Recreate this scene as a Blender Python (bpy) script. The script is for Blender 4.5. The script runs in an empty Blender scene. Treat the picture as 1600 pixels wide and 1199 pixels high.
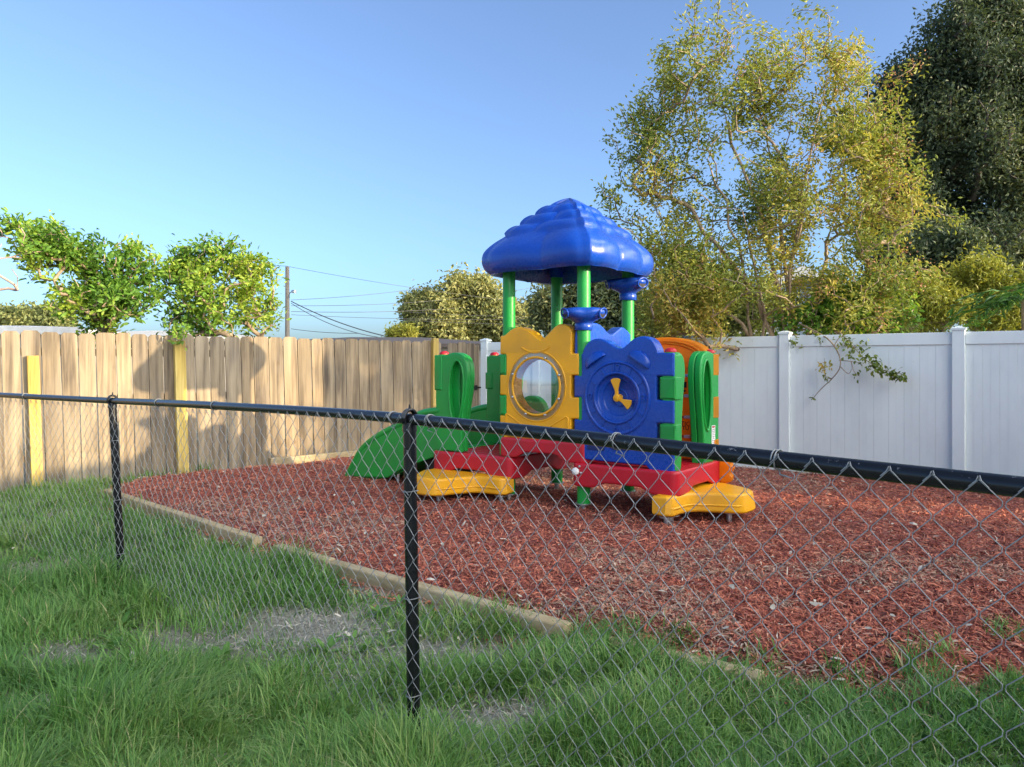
import bpy, bmesh, math, random
import numpy as np
from mathutils import Vector, Matrix

R = math.radians
rng = np.random.default_rng(7)
random.seed(7)
sc = bpy.context.scene
col = sc.collection

# ---------------------------------------------------------------- geometry of the place
F = 1155.0          # focal length in photo pixels
HOR = 570.0         # horizon row
CAMZ = 1.4

def W(x, y, Y):
    """pixel + distance -> world point"""
    return np.array([(x - 800) * Y / F, Y, CAMZ + (HOR - y) * Y / F])

def G(x, y, z=0.0):
    """pixel on level z -> world point"""
    Y = F * (CAMZ - z) / (y - HOR)
    return np.array([(x - 800) * Y / F, Y, z])

# ---------------------------------------------------------------- mesh helpers
class MB:
    def __init__(s):
        s.v = []; s.f = []; s.r = []; s.n = 0
    def add(s, v, f, rnd=0.5):
        v = np.asarray(v, dtype=np.float32).reshape(-1, 3)
        if isinstance(f, np.ndarray):
            fl = [f]
        else:
            by = {}
            for q in f: by.setdefault(len(q), []).append(q)
            fl = [np.array(q) for q in by.values()]
        for q in fl:
            s.f.append(q + s.n)
            s.r.append(np.broadcast_to(np.asarray(rnd, dtype=np.float32), (len(q),)).copy() if np.ndim(rnd) == 0 or len(rnd) == len(q) else np.full(len(q), .5, np.float32))
        s.v.append(v); s.n += len(v)
        return s
    def box(s, lo, hi, rnd=0.5):
        x0, y0, z0 = lo; x1, y1, z1 = hi
        v = [(x0,y0,z0),(x1,y0,z0),(x1,y1,z0),(x0,y1,z0),(x0,y0,z1),(x1,y0,z1),(x1,y1,z1),(x0,y1,z1)]
        f = [(0,3,2,1),(4,5,6,7),(0,1,5,4),(1,2,6,5),(2,3,7,6),(3,0,4,7)]
        return s.add(v, np.array(f), rnd)
    def hexa(s, p8, rnd=0.5):
        f = [(0,3,2,1),(4,5,6,7),(0,1,5,4),(1,2,6,5),(2,3,7,6),(3,0,4,7)]
        return s.add(p8, np.array(f), rnd)
    def tube(s, pts, rad, sides=8, caps=True, rnd=0.5):
        P = np.asarray(pts, dtype=float); n = len(P)
        rad = np.broadcast_to(np.asarray(rad, dtype=float), (n,))
        T = np.gradient(P, axis=0); T /= (np.linalg.norm(T, axis=1)[:, None] + 1e-12)
        ref = np.array([0, 0, 1.0]) if abs(T[0][2]) < .9 else np.array([1.0, 0, 0])
        N = np.zeros_like(P); B = np.zeros_like(P)
        nn = np.cross(T[0], ref); nn /= np.linalg.norm(nn)
        for i in range(n):
            nn = nn - T[i] * np.dot(nn, T[i]); nn /= (np.linalg.norm(nn) + 1e-12)
            N[i] = nn; B[i] = np.cross(T[i], nn)
        a = np.arange(sides) * 2 * np.pi / sides
        ring = P[:, None, :] + rad[:, None, None] * (np.cos(a)[None, :, None] * N[:, None, :] + np.sin(a)[None, :, None] * B[:, None, :])
        v = ring.reshape(-1, 3)
        i = np.arange(n - 1)[:, None] * sides; j = np.arange(sides)[None, :]; k = (j + 1) % sides
        q = np.stack([i + j, i + k, i + sides + k, i + sides + j], -1).reshape(-1, 4)
        s.add(v, q, rnd)
        if caps:
            s.add(ring[0][::-1], [tuple(range(sides))], rnd)
            s.add(ring[-1], [tuple(range(sides))], rnd)
        return s
    def build(s, name, mat, parent=None, smooth=False, sharp=None):
        me = bpy.data.meshes.new(name)
        v = np.concatenate(s.v); me.vertices.add(len(v)); me.vertices.foreach_set('co', v.ravel())
        lt = np.concatenate([np.full(len(q), q.shape[1]) for q in s.f])
        lv = np.concatenate([q.ravel() for q in s.f])
        me.loops.add(len(lv)); me.loops.foreach_set('vertex_index', lv.astype(np.int32))
        me.polygons.add(len(lt))
        st = np.concatenate([[0], np.cumsum(lt)[:-1]])
        me.polygons.foreach_set('loop_start', st.astype(np.int32))
        me.polygons.foreach_set('loop_total', lt.astype(np.int32))
        at = me.attributes.new('rnd', 'FLOAT', 'FACE'); at.data.foreach_set('value', np.concatenate(s.r).astype(np.float32))
        me.update(calc_edges=True); me.validate()
        return link(name, me, mat, parent, smooth, sharp)

def link(name, me, mat, parent=None, smooth=False, sharp=None):
    me.materials.clear(); me.materials.append(mat)
    me.polygons.foreach_set('use_smooth', [bool(smooth)] * len(me.polygons))
    if smooth and sharp: me.set_sharp_from_angle(angle=R(sharp))
    o = bpy.data.objects.new(name, me); col.objects.link(o)
    if parent is not None: o.parent = parent
    return o

def wn(o):
    m = o.modifiers.new('wn', 'WEIGHTED_NORMAL'); m.keep_sharp = True; m.weight = 60
    return o

def empty(name, loc=(0, 0, 0), rz=0):
    o = bpy.data.objects.new(name, None); col.objects.link(o); o.location = loc; o.rotation_euler = (0, 0, rz)
    o.empty_display_size = .2
    return o

def tag(o, label=None, cat=None, group=None, kind=None):
    if label: o['label'] = label
    if cat: o['category'] = cat
    if group: o['group'] = group
    if kind: o['kind'] = kind
    return o

def fillet(pts, r, n=5):
    """round the corners of a closed polygon; r scalar or list"""
    out = []; m = len(pts)
    for i in range(m):
        p = np.array(pts[i], float); a = np.array(pts[i - 1], float); b = np.array(pts[(i + 1) % m], float)
        ri = r[i] if hasattr(r, '__len__') else r
        da = a - p; db = b - p; la = np.linalg.norm(da); lb = np.linalg.norm(db)
        d = min(ri, la * .48, lb * .48)
        if d < 1e-5: out.append(p); continue
        p0 = p + da / la * d; p1 = p + db / lb * d
        for k in range(n + 1):
            t = k / n
            out.append((1 - t) ** 2 * p0 + 2 * t * (1 - t) * p + t * t * p1)
    return out

def ellipse(cx, cz, rx, rz, n=48):
    return [(cx + rx * math.cos(2 * math.pi * k / n), cz + rz * math.sin(2 * math.pi * k / n)) for k in range(n)]

def spline(pts, n=8, closed=False):
    P = [np.array(p, float) for p in pts]; out = []; m = len(P)
    rngi = range(m) if closed else range(m - 1)
    for i in rngi:
        p0 = P[i - 1] if (closed or i > 0) else 2 * P[0] - P[1]
        p1 = P[i]; p2 = P[(i + 1) % m]
        p3 = P[(i + 2) % m] if (closed or i + 2 < m) else 2 * P[-1] - P[-2]
        for k in range(n):
            t = k / n
            out.append(.5 * ((2 * p1) + (-p0 + p2) * t + (2 * p0 - 5 * p1 + 4 * p2 - p3) * t * t + (-p0 + 3 * p1 - 3 * p2 + p3) * t ** 3))
    if not closed: out.append(P[-1])
    return out

def extrude_mesh(name, outline, holes=(), thick=.1, bev=.012):
    """rounded extruded plate in XY, centred on z=0 (a filled 2D curve turned into a mesh)"""
    cu = bpy.data.curves.new(name, 'CURVE'); cu.dimensions = '2D'; cu.fill_mode = 'BOTH'
    cu.extrude = max(thick / 2 - bev, 1e-4); cu.bevel_depth = bev; cu.bevel_resolution = 2; cu.offset = -bev
    for loop in [outline] + list(holes):
        sp = cu.splines.new('POLY'); sp.points.add(len(loop) - 1); sp.use_cyclic_u = True
        for p, q in zip(sp.points, loop): p.co = (q[0], q[1], 0, 1)
    t = bpy.data.objects.new(name, cu); col.objects.link(t)
    dg = bpy.context.evaluated_depsgraph_get(); dg.update()
    me = bpy.data.meshes.new_from_object(t.evaluated_get(dg)); me.name = name
    bpy.data.objects.remove(t); bpy.data.curves.remove(cu)
    bm = bmesh.new(); bm.from_mesh(me); bmesh.ops.remove_doubles(bm, verts=bm.verts, dist=1e-4)
    bm.to_mesh(me); bm.free()
    return me

def text_mesh(s, size, ext):
    cu = bpy.data.curves.new('t', 'FONT'); cu.body = s; cu.size = size; cu.align_x = 'CENTER'; cu.align_y = 'CENTER'; cu.extrude = ext
    t = bpy.data.objects.new('t', cu); col.objects.link(t)
    dg = bpy.context.evaluated_depsgraph_get(); dg.update()
    me = bpy.data.meshes.new_from_object(t.evaluated_get(dg))
    bpy.data.objects.remove(t); bpy.data.curves.remove(cu)
    return me

MU = Matrix(((1,0,0,0),(0,0,-1,0),(0,1,0,0),(0,0,0,1)))          # plate (p,z,t) -> (p, -t, z)
MV = Matrix(((0,0,1,0),(1,0,0,0),(0,1,0,0),(0,0,0,1)))           # plate (p,z,t) -> (t, p, z)

# ---------------------------------------------------------------- value noise on the ground
_tabs = {}
def vnoise(x, y, sc_, seed=0):
    if seed not in _tabs: _tabs[seed] = np.random.default_rng(100 + seed).random((256, 256))
    T = _tabs[seed]
    x = np.asarray(x) * sc_ + 1000.3; y = np.asarray(y) * sc_ + 1000.7
    xi = np.floor(x).astype(int); yi = np.floor(y).astype(int); fx = x - xi; fy = y - yi
    fx = fx * fx * (3 - 2 * fx); fy = fy * fy * (3 - 2 * fy)
    g = lambda a, b: T[a % 256, b % 256]
    return (g(xi, yi) * (1 - fx) + g(xi + 1, yi) * fx) * (1 - fy) + (g(xi, yi + 1) * (1 - fx) + g(xi + 1, yi + 1) * fx) * fy

def inpoly(x, y, poly):
    c = np.zeros(np.shape(x), bool); n = len(poly)
    for i in range(n):
        x0, y0 = poly[i][:2]; x1, y1 = poly[i - 1][:2]
        m = ((y0 > y) != (y1 > y)) & (x < (x1 - x0) * (y - y0) / (y1 - y0 + 1e-12) + x0)
        c ^= m
    return c

# ---------------------------------------------------------------- materials
class N:
    def __init__(s, name):
        s.m = bpy.data.materials.new(name); s.m.use_nodes = True
        s.t = s.m.node_tree; s.t.nodes.clear()
        s.out = s.n('ShaderNodeOutputMaterial')
    def n(s, typ, **kw):
        x = s.t.nodes.new(typ)
        for k, v in kw.items(): setattr(x, k, v)
        return x
    def l(s, a, b): s.t.links.new(a, b)
    def val(s, sock, v):
        if hasattr(v, 'is_linked') or isinstance(v, bpy.types.NodeSocket): s.l(v, sock)
        else: sock.default_value = v
    def tex(s, kind, vec, scale, **inp):
        x = s.n(kind); s.l(vec, x.inputs['Vector']); x.inputs['Scale'].default_value = scale
        for k, v in inp.items(): x.inputs[k].default_value = v
        return x
    def map(s, vec, scale=(1, 1, 1), rot=(0, 0, 0)):
        x = s.n('ShaderNodeMapping'); s.l(vec, x.inputs['Vector']); x.inputs['Scale'].default_value = scale; x.inputs['Rotation'].default_value = rot
        return x.outputs[0]
    def ramp(s, fac, stops, interp='LINEAR'):
        x = s.n('ShaderNodeValToRGB'); s.l(fac, x.inputs[0]); e = x.color_ramp; e.interpolation = interp
        while len(e.elements) < len(stops): e.elements.new(.5)
        for el, (p, c) in zip(e.elements, stops): el.position = p; el.color = (*c, 1) if len(c) == 3 else c
        return x.outputs[0]
    def mix(s, fac, a, b, mode='MIX'):
        x = s.n('ShaderNodeMix', data_type='RGBA', blend_type=mode)
        s.val(x.inputs[0], fac)
        for sock, v in ((x.inputs[6], a), (x.inputs[7], b)):
            if isinstance(v, bpy.types.NodeSocket): s.l(v, sock)
            else: sock.default_value = (*v, 1)
        return x.outputs[2]
    def math(s, op, a, b=0.0):
        x = s.n('ShaderNodeMath', operation=op); s.val(x.inputs[0], a); s.val(x.inputs[1], b); return x.outputs[0]
    def bump(s, h, strength=.3, dist=.01):
        x = s.n('ShaderNodeBump'); s.l(h, x.inputs['Height']); x.inputs['Strength'].default_value = strength; x.inputs['Distance'].default_value = dist
        return x.outputs[0]
    def bsdf(s, color, rough=.6, normal=None, **kw):
        b = s.n('ShaderNodeBsdfPrincipled')
        if isinstance(color, bpy.types.NodeSocket): s.l(color, b.inputs['Base Color'])
        else: b.inputs['Base Color'].default_value = (*color, 1)
        s.val(b.inputs['Roughness'], rough)
        if normal is not None: s.l(normal, b.inputs['Normal'])
        for k, v in kw.items(): s.val(b.inputs[k.replace('_', ' ')], v)
        s.l(b.outputs[0], s.out.inputs[0])
        return b
    def obj(s): return s.n('ShaderNodeTexCoord').outputs['Object']
    def rnd(s):
        x = s.n('ShaderNodeAttribute'); x.attribute_name = 'rnd'; return x.outputs['Fac']

def plastic(name, c, rough=.34, glow=0):
    k = N(name); o = k.obj()
    n1 = k.tex('ShaderNodeTexNoise', o, 3.0, Detail=4.0)
    n2 = k.tex('ShaderNodeTexNoise', o, 26.0, Detail=6.0, Roughness=.7)
    c2 = tuple(min(1, x * .76 + .012) for x in c)
    cc = k.mix(k.ramp(n1.outputs[0], [(.35, (0,0,0)), (.7, (1,1,1))]), c, c2)
    dust = k.ramp(n2.outputs[0], [(.58, (0,0,0)), (.85, (.15,.15,.15))])
    cc = k.mix(dust, cc, tuple(x * .6 + .12 for x in c))
    rr = k.ramp(n2.outputs[0], [(.3, (rough - .06,) * 3), (.75, (rough + .14,) * 3)])
    n3 = k.tex('ShaderNodeTexNoise', o, 160.0, Detail=3.0)
    b = k.bsdf(cc, rr, k.bump(n3.outputs[0], .09, .003), Specular_IOR_Level=.45)
    if glow:      # thin moulded shell: some daylight passes through
        t = k.n('ShaderNodeBsdfTranslucent'); k.l(cc, t.inputs[0]); m = k.n('ShaderNodeMixShader'); m.inputs[0].default_value = glow
        k.l(b.outputs[0], m.inputs[1]); k.l(t.outputs[0], m.inputs[2]); k.l(m.outputs[0], k.out.inputs[0])
    return k.m

GREEN = plastic('green_plastic', (.008, .31, .045), .36)
RED = plastic('red_plastic', (.52, .008, .022), .38)
BLUE = plastic('blue_plastic', (.004, .060, .40), .25)
YELLOW = plastic('yellow_plastic', (.90, .42, .006), .38)
ORANGE = plastic('orange_plastic', (1.0, .38, .012), .38, .55)
DKBLUE = plastic('recess_shade_blue', (.004, .02, .13), .5)  # darker blue that paints recess shade onto slots and bolt hole
WHITEP = plastic('white_plastic', (.78, .78, .76), .4)
SHADEBLACK = plastic('slide_shade_black', (.012, .012, .013), .5)

def metal(name, c, rough, met=1.0, scuff=None):
    k = N(name); o = k.obj(); n = k.tex('ShaderNodeTexNoise', o, 30.0, Detail=6.0, Roughness=.7)
    cc = k.mix(k.ramp(n.outputs[0], [(.35, (0,0,0)), (.7, (1,1,1))]), c, tuple(x * .7 for x in c))
    if scuff:
        n2 = k.tex('ShaderNodeTexNoise', o, 55.0, Detail=5.0, Roughness=.75)
        cc = k.mix(k.ramp(n2.outputs[0], [(.64, (0,0,0)), (.70, (1,1,1))]), cc, scuff)
    k.bsdf(cc, rough, k.bump(n.outputs[0], .15, .002), Metallic=met)
    return k.m
STEEL = metal('galvanised_steel', (.62, .63, .64), .45)
WIRE = metal('fence_wire', (.33, .34, .34), .5, .5)
BLACK = metal('black_paint', (.008, .009, .011), .24, 0.0, (.16, .17, .18))
CABLE = metal('grey_cable', (.10, .10, .105), .6, .2)
IRON = metal('dark_iron', (.03, .03, .03), .5, .6)

def wood(name, stops, grain=(15, 15, .8), knots=True, dirt=None):
    k = N(name); o = k.obj(); r = k.rnd()
    cmb = k.n('ShaderNodeCombineXYZ'); k.l(k.math('MULTIPLY', r, 37.0), cmb.inputs[2]); k.l(k.math('MULTIPLY', r, 11.0), cmb.inputs[0])
    add = k.n('ShaderNodeVectorMath', operation='ADD'); k.l(o, add.inputs[0]); k.l(cmb.outputs[0], add.inputs[1])
    v = k.map(add.outputs[0], grain)
    g = k.tex('ShaderNodeTexNoise', v, 1.0, Detail=7.0, Roughness=.62, Distortion=.35)
    big = k.tex('ShaderNodeTexNoise', k.map(add.outputs[0], (5, 5, .8)), 1.0, Detail=3.0)
    f = k.math('ADD', k.math('MULTIPLY', g.outputs[0], .62), k.math('MULTIPLY', big.outputs[0], .38))
    c = k.ramp(f, stops)
    tint = k.ramp(r, [(0, (.72, .70, .68)), (.5, (1, 1, 1)), (1, (1.0, .93, .84))])
    c = k.mix(1.0, c, tint, 'MULTIPLY')
    if knots:
        vo = k.tex('ShaderNodeTexVoronoi', k.map(add.outputs[0], (4.2, 4.2, 2.6)), 1.0)
        kn = k.ramp(vo.outputs['Distance'], [(.03, (1,1,1)), (.11, (0,0,0))])
        c = k.mix(k.math('MULTIPLY', kn, .62), c, (.12, .07, .035))
        big2 = k.tex('ShaderNodeTexNoise', k.map(add.outputs[0], (2.5, 2.5, 1.3)), 1.0, Detail=5.0, Roughness=.65)
        c = k.mix(k.ramp(big2.outputs[0], [(.5, (0,0,0)), (.75, (.55,.55,.55))]), c, (.20, .17, .14))
    k.bsdf(c, .82, k.bump(g.outputs[0], .55, .006))
    return k.m
WOOD = wood('weathered_cedar', [(.36, (.085, .066, .048)), (.45, (.195, .152, .100)), (.53, (.30, .238, .155)), (.64, (.395, .32, .215))])
NEWWOOD = wood('fresh_pine', [(.38, (.36, .24, .05)), (.5, (.60, .43, .11)), (.62, (.74, .57, .20))], (22, 22, 1.0))
TIMBER = wood('treated_timber', [(.3, (.32, .23, .10)), (.5, (.52, .42, .24)), (.75, (.62, .55, .38))], (9, 26, 26))
POLEWOOD = wood('pole_wood', [(.3, (.16, .13, .10)), (.6, (.28, .24, .19)), (.8, (.36, .31, .25))], (8, 8, .6), False)

def vinyl():
    k = N('white_vinyl'); o = k.obj(); n = k.tex('ShaderNodeTexNoise', k.map(o, (3, 3, 1.2)), 1.0, Detail=6.0, Roughness=.6)
    c = k.ramp(n.outputs[0], [(.3, (.72, .775, .77)), (.55, (.785, .845, .84)), (.8, (.81, .87, .86))])
    sp = k.tex('ShaderNodeTexNoise', o, 45.0, Detail=2.0)
    c = k.mix(k.ramp(sp.outputs[0], [(.74, (0,0,0)), (.78, (.35,.35,.35))]), c, (.35, .33, .28))
    k.bsdf(c, .42, k.bump(n.outputs[0], .05, .01)); return k.m
VINYL = vinyl()

def leafmat(name, stops, trans=.35, rough=.5):
    k = N(name); r = k.rnd(); c = k.ramp(r, stops)
    d = k.n('ShaderNodeBsdfPrincipled'); k.l(c, d.inputs['Base Color']); d.inputs['Roughness'].default_value = rough; d.inputs['Specular IOR Level'].default_value = .35
    t = k.n('ShaderNodeBsdfTranslucent'); k.l(k.mix(1.0, c, (1.25, 1.15, .6), 'MULTIPLY'), t.inputs[0])
    m = k.n('ShaderNodeMixShader'); m.inputs[0].default_value = trans
    k.l(d.outputs[0], m.inputs[1]); k.l(t.outputs[0], m.inputs[2]); k.l(m.outputs[0], k.out.inputs[0])
    return k.m
L_SHRUB = leafmat('shrub_leaf', [(0, (.045, .13, .025)), (.45, (.15, .30, .04)), (.8, (.36, .47, .06)), (1, (.52, .52, .08))], .35)
L_MYRTLE = leafmat('myrtle_leaf', [(0, (.085, .14, .033)), (.35, (.20, .26, .05)), (.65, (.37, .38, .08)), (.85, (.52, .40, .10)), (1, (.54, .28, .12))], .36)
L_OAK = leafmat('oak_leaf', [(0, (.035, .06, .042)), (.5, (.075, .11, .06)), (.85, (.17, .19, .075)), (1, (.30, .28, .11))], .3)
L_FAR = leafmat('far_leaf', [(0, (.09, .135, .05)), (.5, (.20, .235, .085)), (1, (.40, .38, .15))], .3)
L_BAMBOO = leafmat('bamboo_leaf', [(0, (0.126, 0.18, 0.0324)), (.5, (0.306, 0.324, 0.054)), (1, (0.54, 0.486, 0.09))], .35)
L_PALM = leafmat('palm_leaf', [(0, (0.028, 0.098, 0.0168)), (.6, (0.063, 0.168, 0.0252)), (1, (0.126, 0.238, 0.042))], .3)
SEED = leafmat('seed_head', [(0, (0.308, 0.14, 0.07)), (1, (0.56, 0.308, 0.168))], .1, .8)
GRASS = leafmat('grass_blade', [(0, (.045, .115, .026)), (.4, (.092, .22, .047)), (.75, (.175, .33, .078)), (.92, (.27, .38, .115)), (1, (.50, .45, .25))], .3, .42)
def bark(name, a, b):
    k = N(name); o = k.obj(); n = k.tex('ShaderNodeTexNoise', k.map(o, (9, 9, 2.2)), 1.0, Detail=6.0, Roughness=.65)
    k.bsdf(k.ramp(n.outputs[0], [(.3, a), (.7, b)]), .85, k.bump(n.outputs[0], .6, .02)); return k.m
BARK = bark('smooth_bark', (.20, .14, .09), (.42, .32, .22))
BARKD = bark('dark_bark', (.05, .042, .035), (.13, .11, .09))
TWIG = bark('bare_twig', (.30, .21, .17), (.50, .38, .32))

def soil():
    k = N('soil'); o = k.obj()
    n1 = k.tex('ShaderNodeTexNoise', o, 1.1, Detail=8.0, Roughness=.65)
    n2 = k.tex('ShaderNodeTexNoise', o, 38.0, Detail=8.0, Roughness=.75)
    c = k.ramp(n2.outputs[0], [(.3, (.12, .115, .085)), (.5, (.26, .25, .19)), (.72, (.45, .43, .34))])
    g = k.ramp(n1.outputs[0], [(.42, (0,0,0)), (.62, (1,1,1))])
    c = k.mix(k.math('MULTIPLY', g, .45), c, (.05, .085, .03))
    k.bsdf(c, .95, k.bump(n2.outputs[0], .9, .02)); return k.m
SOIL = soil()

def mulchmat():
    k = N('mulch_base'); o = k.obj()
    wv = k.tex('ShaderNodeTexNoise', o, 9.0, Detail=3.0)
    a1 = k.tex('ShaderNodeTexVoronoi', k.map(o, (150, 26, 60), (0, 0, .5)), 1.0)
    a2 = k.tex('ShaderNodeTexVoronoi', k.map(o, (30, 140, 60), (0, 0, -.35)), 1.0)
    a = k.mix(k.ramp(wv.outputs[0], [(.45, (0,0,0)), (.55, (1,1,1))]), a1.outputs['Color'], a2.outputs['Color'])
    sx = k.n('ShaderNodeSeparateColor'); k.l(a, sx.inputs[0])
    c = k.ramp(sx.outputs[0], [(0, (.06, .016, .014)), (.4, (.21, .048, .038)), (.75, (.36, .088, .062)), (1, (.48, .19, .13))])
    n1 = k.tex('ShaderNodeTexNoise', o, .9, Detail=6.0, Roughness=.6)
    c = k.mix(k.ramp(n1.outputs[0], [(.52, (0,0,0)), (.68, (.6,.6,.6))]), c, (.12, .075, .05))
    k.bsdf(c, .9, k.bump(sx.outputs[1], .9, .02)); return k.m
MULCH = mulchmat()
def chipmat():
    k = N('mulch_chip'); r = k.rnd()
    c = k.ramp(r, [(0, (.12, .030, .024)), (.3, (.32, .080, .048)), (.6, (.50, .138, .074)), (.8, (.58, .21, .12)), (.9, (.52, .28, .19)), (.965, (.26, .17, .11)), (1, (.66, .54, .42))])
    k.bsdf(c, .85); return k.m
CHIP = chipmat()
def strawmat():
    k = N('dry_litter'); k.bsdf(k.ramp(k.rnd(), [(0, (.15, .135, .11)), (.6, (.34, .31, .255)), (1, (.58, .53, .43))]), .9); return k.m
STRAW = strawmat()

def flat(name, c, rough=.7, sc_=6.0, amt=.25):
    k = N(name); o = k.obj(); n = k.tex('ShaderNodeTexNoise', o, sc_, Detail=6.0, Roughness=.6)
    k.bsdf(k.mix(k.ramp(n.outputs[0], [(.3, (0,0,0)), (.7, (1,1,1))]), c, tuple(x * (1 - amt) for x in c)), rough, k.bump(n.outputs[0], .1, .01)); return k.m
SIDING = flat('blue_siding', (.30, .38, .48)); FASCIA = flat('white_fascia', (.75, .73, .70)); ROOFG = flat('grey_shingle', (.17, .16, .155), .9, 20)
ROOFB = flat('brown_shingle', (.14, .11, .095), .9, 20); PALEROOF = flat('pale_metal_roof', (.50, .49, .46)); STUCCO = flat('stucco', (.42, .38, .33))
PANE = flat('window_glass', (.03, .04, .05), .08, 2, .1); INK_SHADE = flat('black_ink_and_hole_shade', (.01, .01, .01)); REDINK = flat('red_ink', (.5, .03, .03)); GREYINK = flat('grey_ink', (.35, .34, .33))

def clear():
    k = N('clear_plastic')
    g = k.n('ShaderNodeBsdfGlossy'); g.inputs['Roughness'].default_value = .06; g.inputs['Color'].default_value = (1, 1, 1, 1)
    t = k.n('ShaderNodeBsdfTransparent'); t.inputs[0].default_value = (.93, .95, .95, 1)
    fr = k.n('ShaderNodeFresnel'); fr.inputs[0].default_value = 1.5
    m = k.n('ShaderNodeMixShader'); k.l(k.math('ADD', fr.outputs[0], .14), m.inputs[0])
    k.l(t.outputs[0], m.inputs[1]); k.l(g.outputs[0], m.inputs[2]); k.l(m.outputs[0], k.out.inputs[0]); return k.m
CLEAR = clear()

# ================================================================ CAMERA, LIGHT, WORLD
cam = bpy.data.cameras.new('camera'); co = bpy.data.objects.new('camera', cam); col.objects.link(co)
co.location = (0, 0, CAMZ); co.rotation_euler = (R(90), 0, 0)
cam.sensor_width = 36; cam.lens = F / 1600 * 36; cam.shift_y = -(599.5 - HOR) / 1600; cam.clip_end = 2000; cam.clip_start = .05
sc.camera = co

ELEV = R(12.0)
SH = np.array([.907, -.421]); SH /= np.linalg.norm(SH)
tosun = Vector((SH[0] * math.cos(ELEV), SH[1] * math.cos(ELEV), math.sin(ELEV)))
sl = bpy.data.lights.new('sun', 'SUN'); sl.energy = 2.2; sl.angle = R(.6); sl.color = (1.0, .79, .50)
so = bpy.data.objects.new('sun', sl); col.objects.link(so); so.rotation_euler = tosun.to_track_quat('Z', 'Y').to_euler(); so.location = (20, -10, 12)
CLOUD_FILL = 11.0  # brightness of an unseen cloud bank added on the sun side to fill shade
wd = bpy.data.worlds.new('World'); sc.world = wd; wd.use_nodes = True
nt = wd.node_tree; nt.nodes.clear()
sky = nt.nodes.new('ShaderNodeTexSky'); sky.sky_type = 'NISHITA'; sky.sun_disc = False; sky.sun_elevation = ELEV
sky.sun_rotation = math.atan2(SH[0], SH[1]); sky.air_density = .8; sky.dust_density = 2.0; sky.ozone_density = 6.0; sky.altitude = 0
bg = nt.nodes.new('ShaderNodeBackground'); bg.inputs[1].default_value = .15
wo = nt.nodes.new('ShaderNodeOutputWorld'); wb = nt.nodes.new('ShaderNodeMix'); wb.data_type = 'RGBA'; wb.blend_type = 'MULTIPLY'; wb.inputs[0].default_value = 1.0; wb.inputs[7].default_value = (.86, .76, .66, 1)   # white balance
hs = nt.nodes.new('ShaderNodeHueSaturation'); hs.inputs['Saturation'].default_value = .90; nt.links.new(sky.outputs[0], hs.inputs['Color']); nt.links.new(hs.outputs[0], wb.inputs[6]); 
def wnode(t, **kw):
    x = nt.nodes.new(t)
    for k_, v_ in kw.items(): setattr(x, k_, v_)
    return x
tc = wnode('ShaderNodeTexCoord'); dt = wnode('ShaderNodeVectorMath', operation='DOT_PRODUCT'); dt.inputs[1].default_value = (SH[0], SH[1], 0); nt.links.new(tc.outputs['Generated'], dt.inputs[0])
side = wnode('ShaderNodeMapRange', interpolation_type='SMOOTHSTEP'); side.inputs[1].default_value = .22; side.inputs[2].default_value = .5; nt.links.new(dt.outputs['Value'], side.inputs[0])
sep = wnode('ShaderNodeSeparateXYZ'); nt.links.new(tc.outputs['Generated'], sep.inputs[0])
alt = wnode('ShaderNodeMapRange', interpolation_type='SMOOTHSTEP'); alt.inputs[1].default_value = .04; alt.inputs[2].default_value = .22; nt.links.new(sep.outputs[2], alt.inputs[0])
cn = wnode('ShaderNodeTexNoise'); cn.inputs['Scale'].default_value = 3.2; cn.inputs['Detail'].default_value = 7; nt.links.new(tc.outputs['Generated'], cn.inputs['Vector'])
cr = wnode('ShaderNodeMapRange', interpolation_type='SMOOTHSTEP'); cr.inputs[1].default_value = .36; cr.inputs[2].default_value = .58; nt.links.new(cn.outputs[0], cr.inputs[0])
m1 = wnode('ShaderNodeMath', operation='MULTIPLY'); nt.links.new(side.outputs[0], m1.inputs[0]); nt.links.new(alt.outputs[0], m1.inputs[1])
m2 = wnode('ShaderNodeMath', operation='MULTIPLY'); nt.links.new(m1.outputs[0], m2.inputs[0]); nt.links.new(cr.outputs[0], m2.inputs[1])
cm_ = wnode('ShaderNodeMix', data_type='RGBA'); nt.links.new(m2.outputs[0], cm_.inputs[0]); nt.links.new(wb.outputs[2], cm_.inputs[6]); cm_.inputs[7].default_value = (CLOUD_FILL * 1.0, CLOUD_FILL * 1.0, CLOUD_FILL * .97, 1)
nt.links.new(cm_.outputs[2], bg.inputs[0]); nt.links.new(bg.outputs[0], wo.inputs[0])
sc.view_settings.view_transform = 'Standard'; sc.view_settings.look = 'None'; sc.view_settings.exposure = 1.95; sc.view_settings.gamma = 1.0
sc.render.engine = 'CYCLES'
sc.cycles.use_denoising = True
sc.cycles.max_bounces = 8; sc.cycles.transparent_max_bounces = 12

# ================================================================ GROUND
WX0, WY0 = -5.62, 8.10          # wooden fence, left end in view
CX0, CY0 = -.46, 12.55          # corner of the two fences
wdir = np.array([CX0 - WX0, CY0 - WY0]); WLEN = np.linalg.norm(wdir); wdir /= WLEN
VX1, VY1 = 5.15, 8.52           # white fence post near the right edge
vdir = np.array([VX1 - CX0, VY1 - CY0]); VLEN = np.linalg.norm(vdir); vdir /= VLEN

mp = [G(150, 770), G(300, 826), G(435, 872), G(660, 940), G(885, 1004), G(1090, 1050), G(1250, 1078), G(1420, 1092), G(1600, 1080), G(1900, 1040)]
MPOLY = [(p[0], p[1]) for p in mp] + [(5.6, 5.0), (8.5, 5.7), tuple(np.array([VX1, VY1]) + vdir * 1.0 + np.array([-.1, -.12])), (CX0, CY0 - .15)] + [tuple(np.array([WX0, WY0]) + wdir * 1.35 + np.array([.08, -.08]))]

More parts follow.
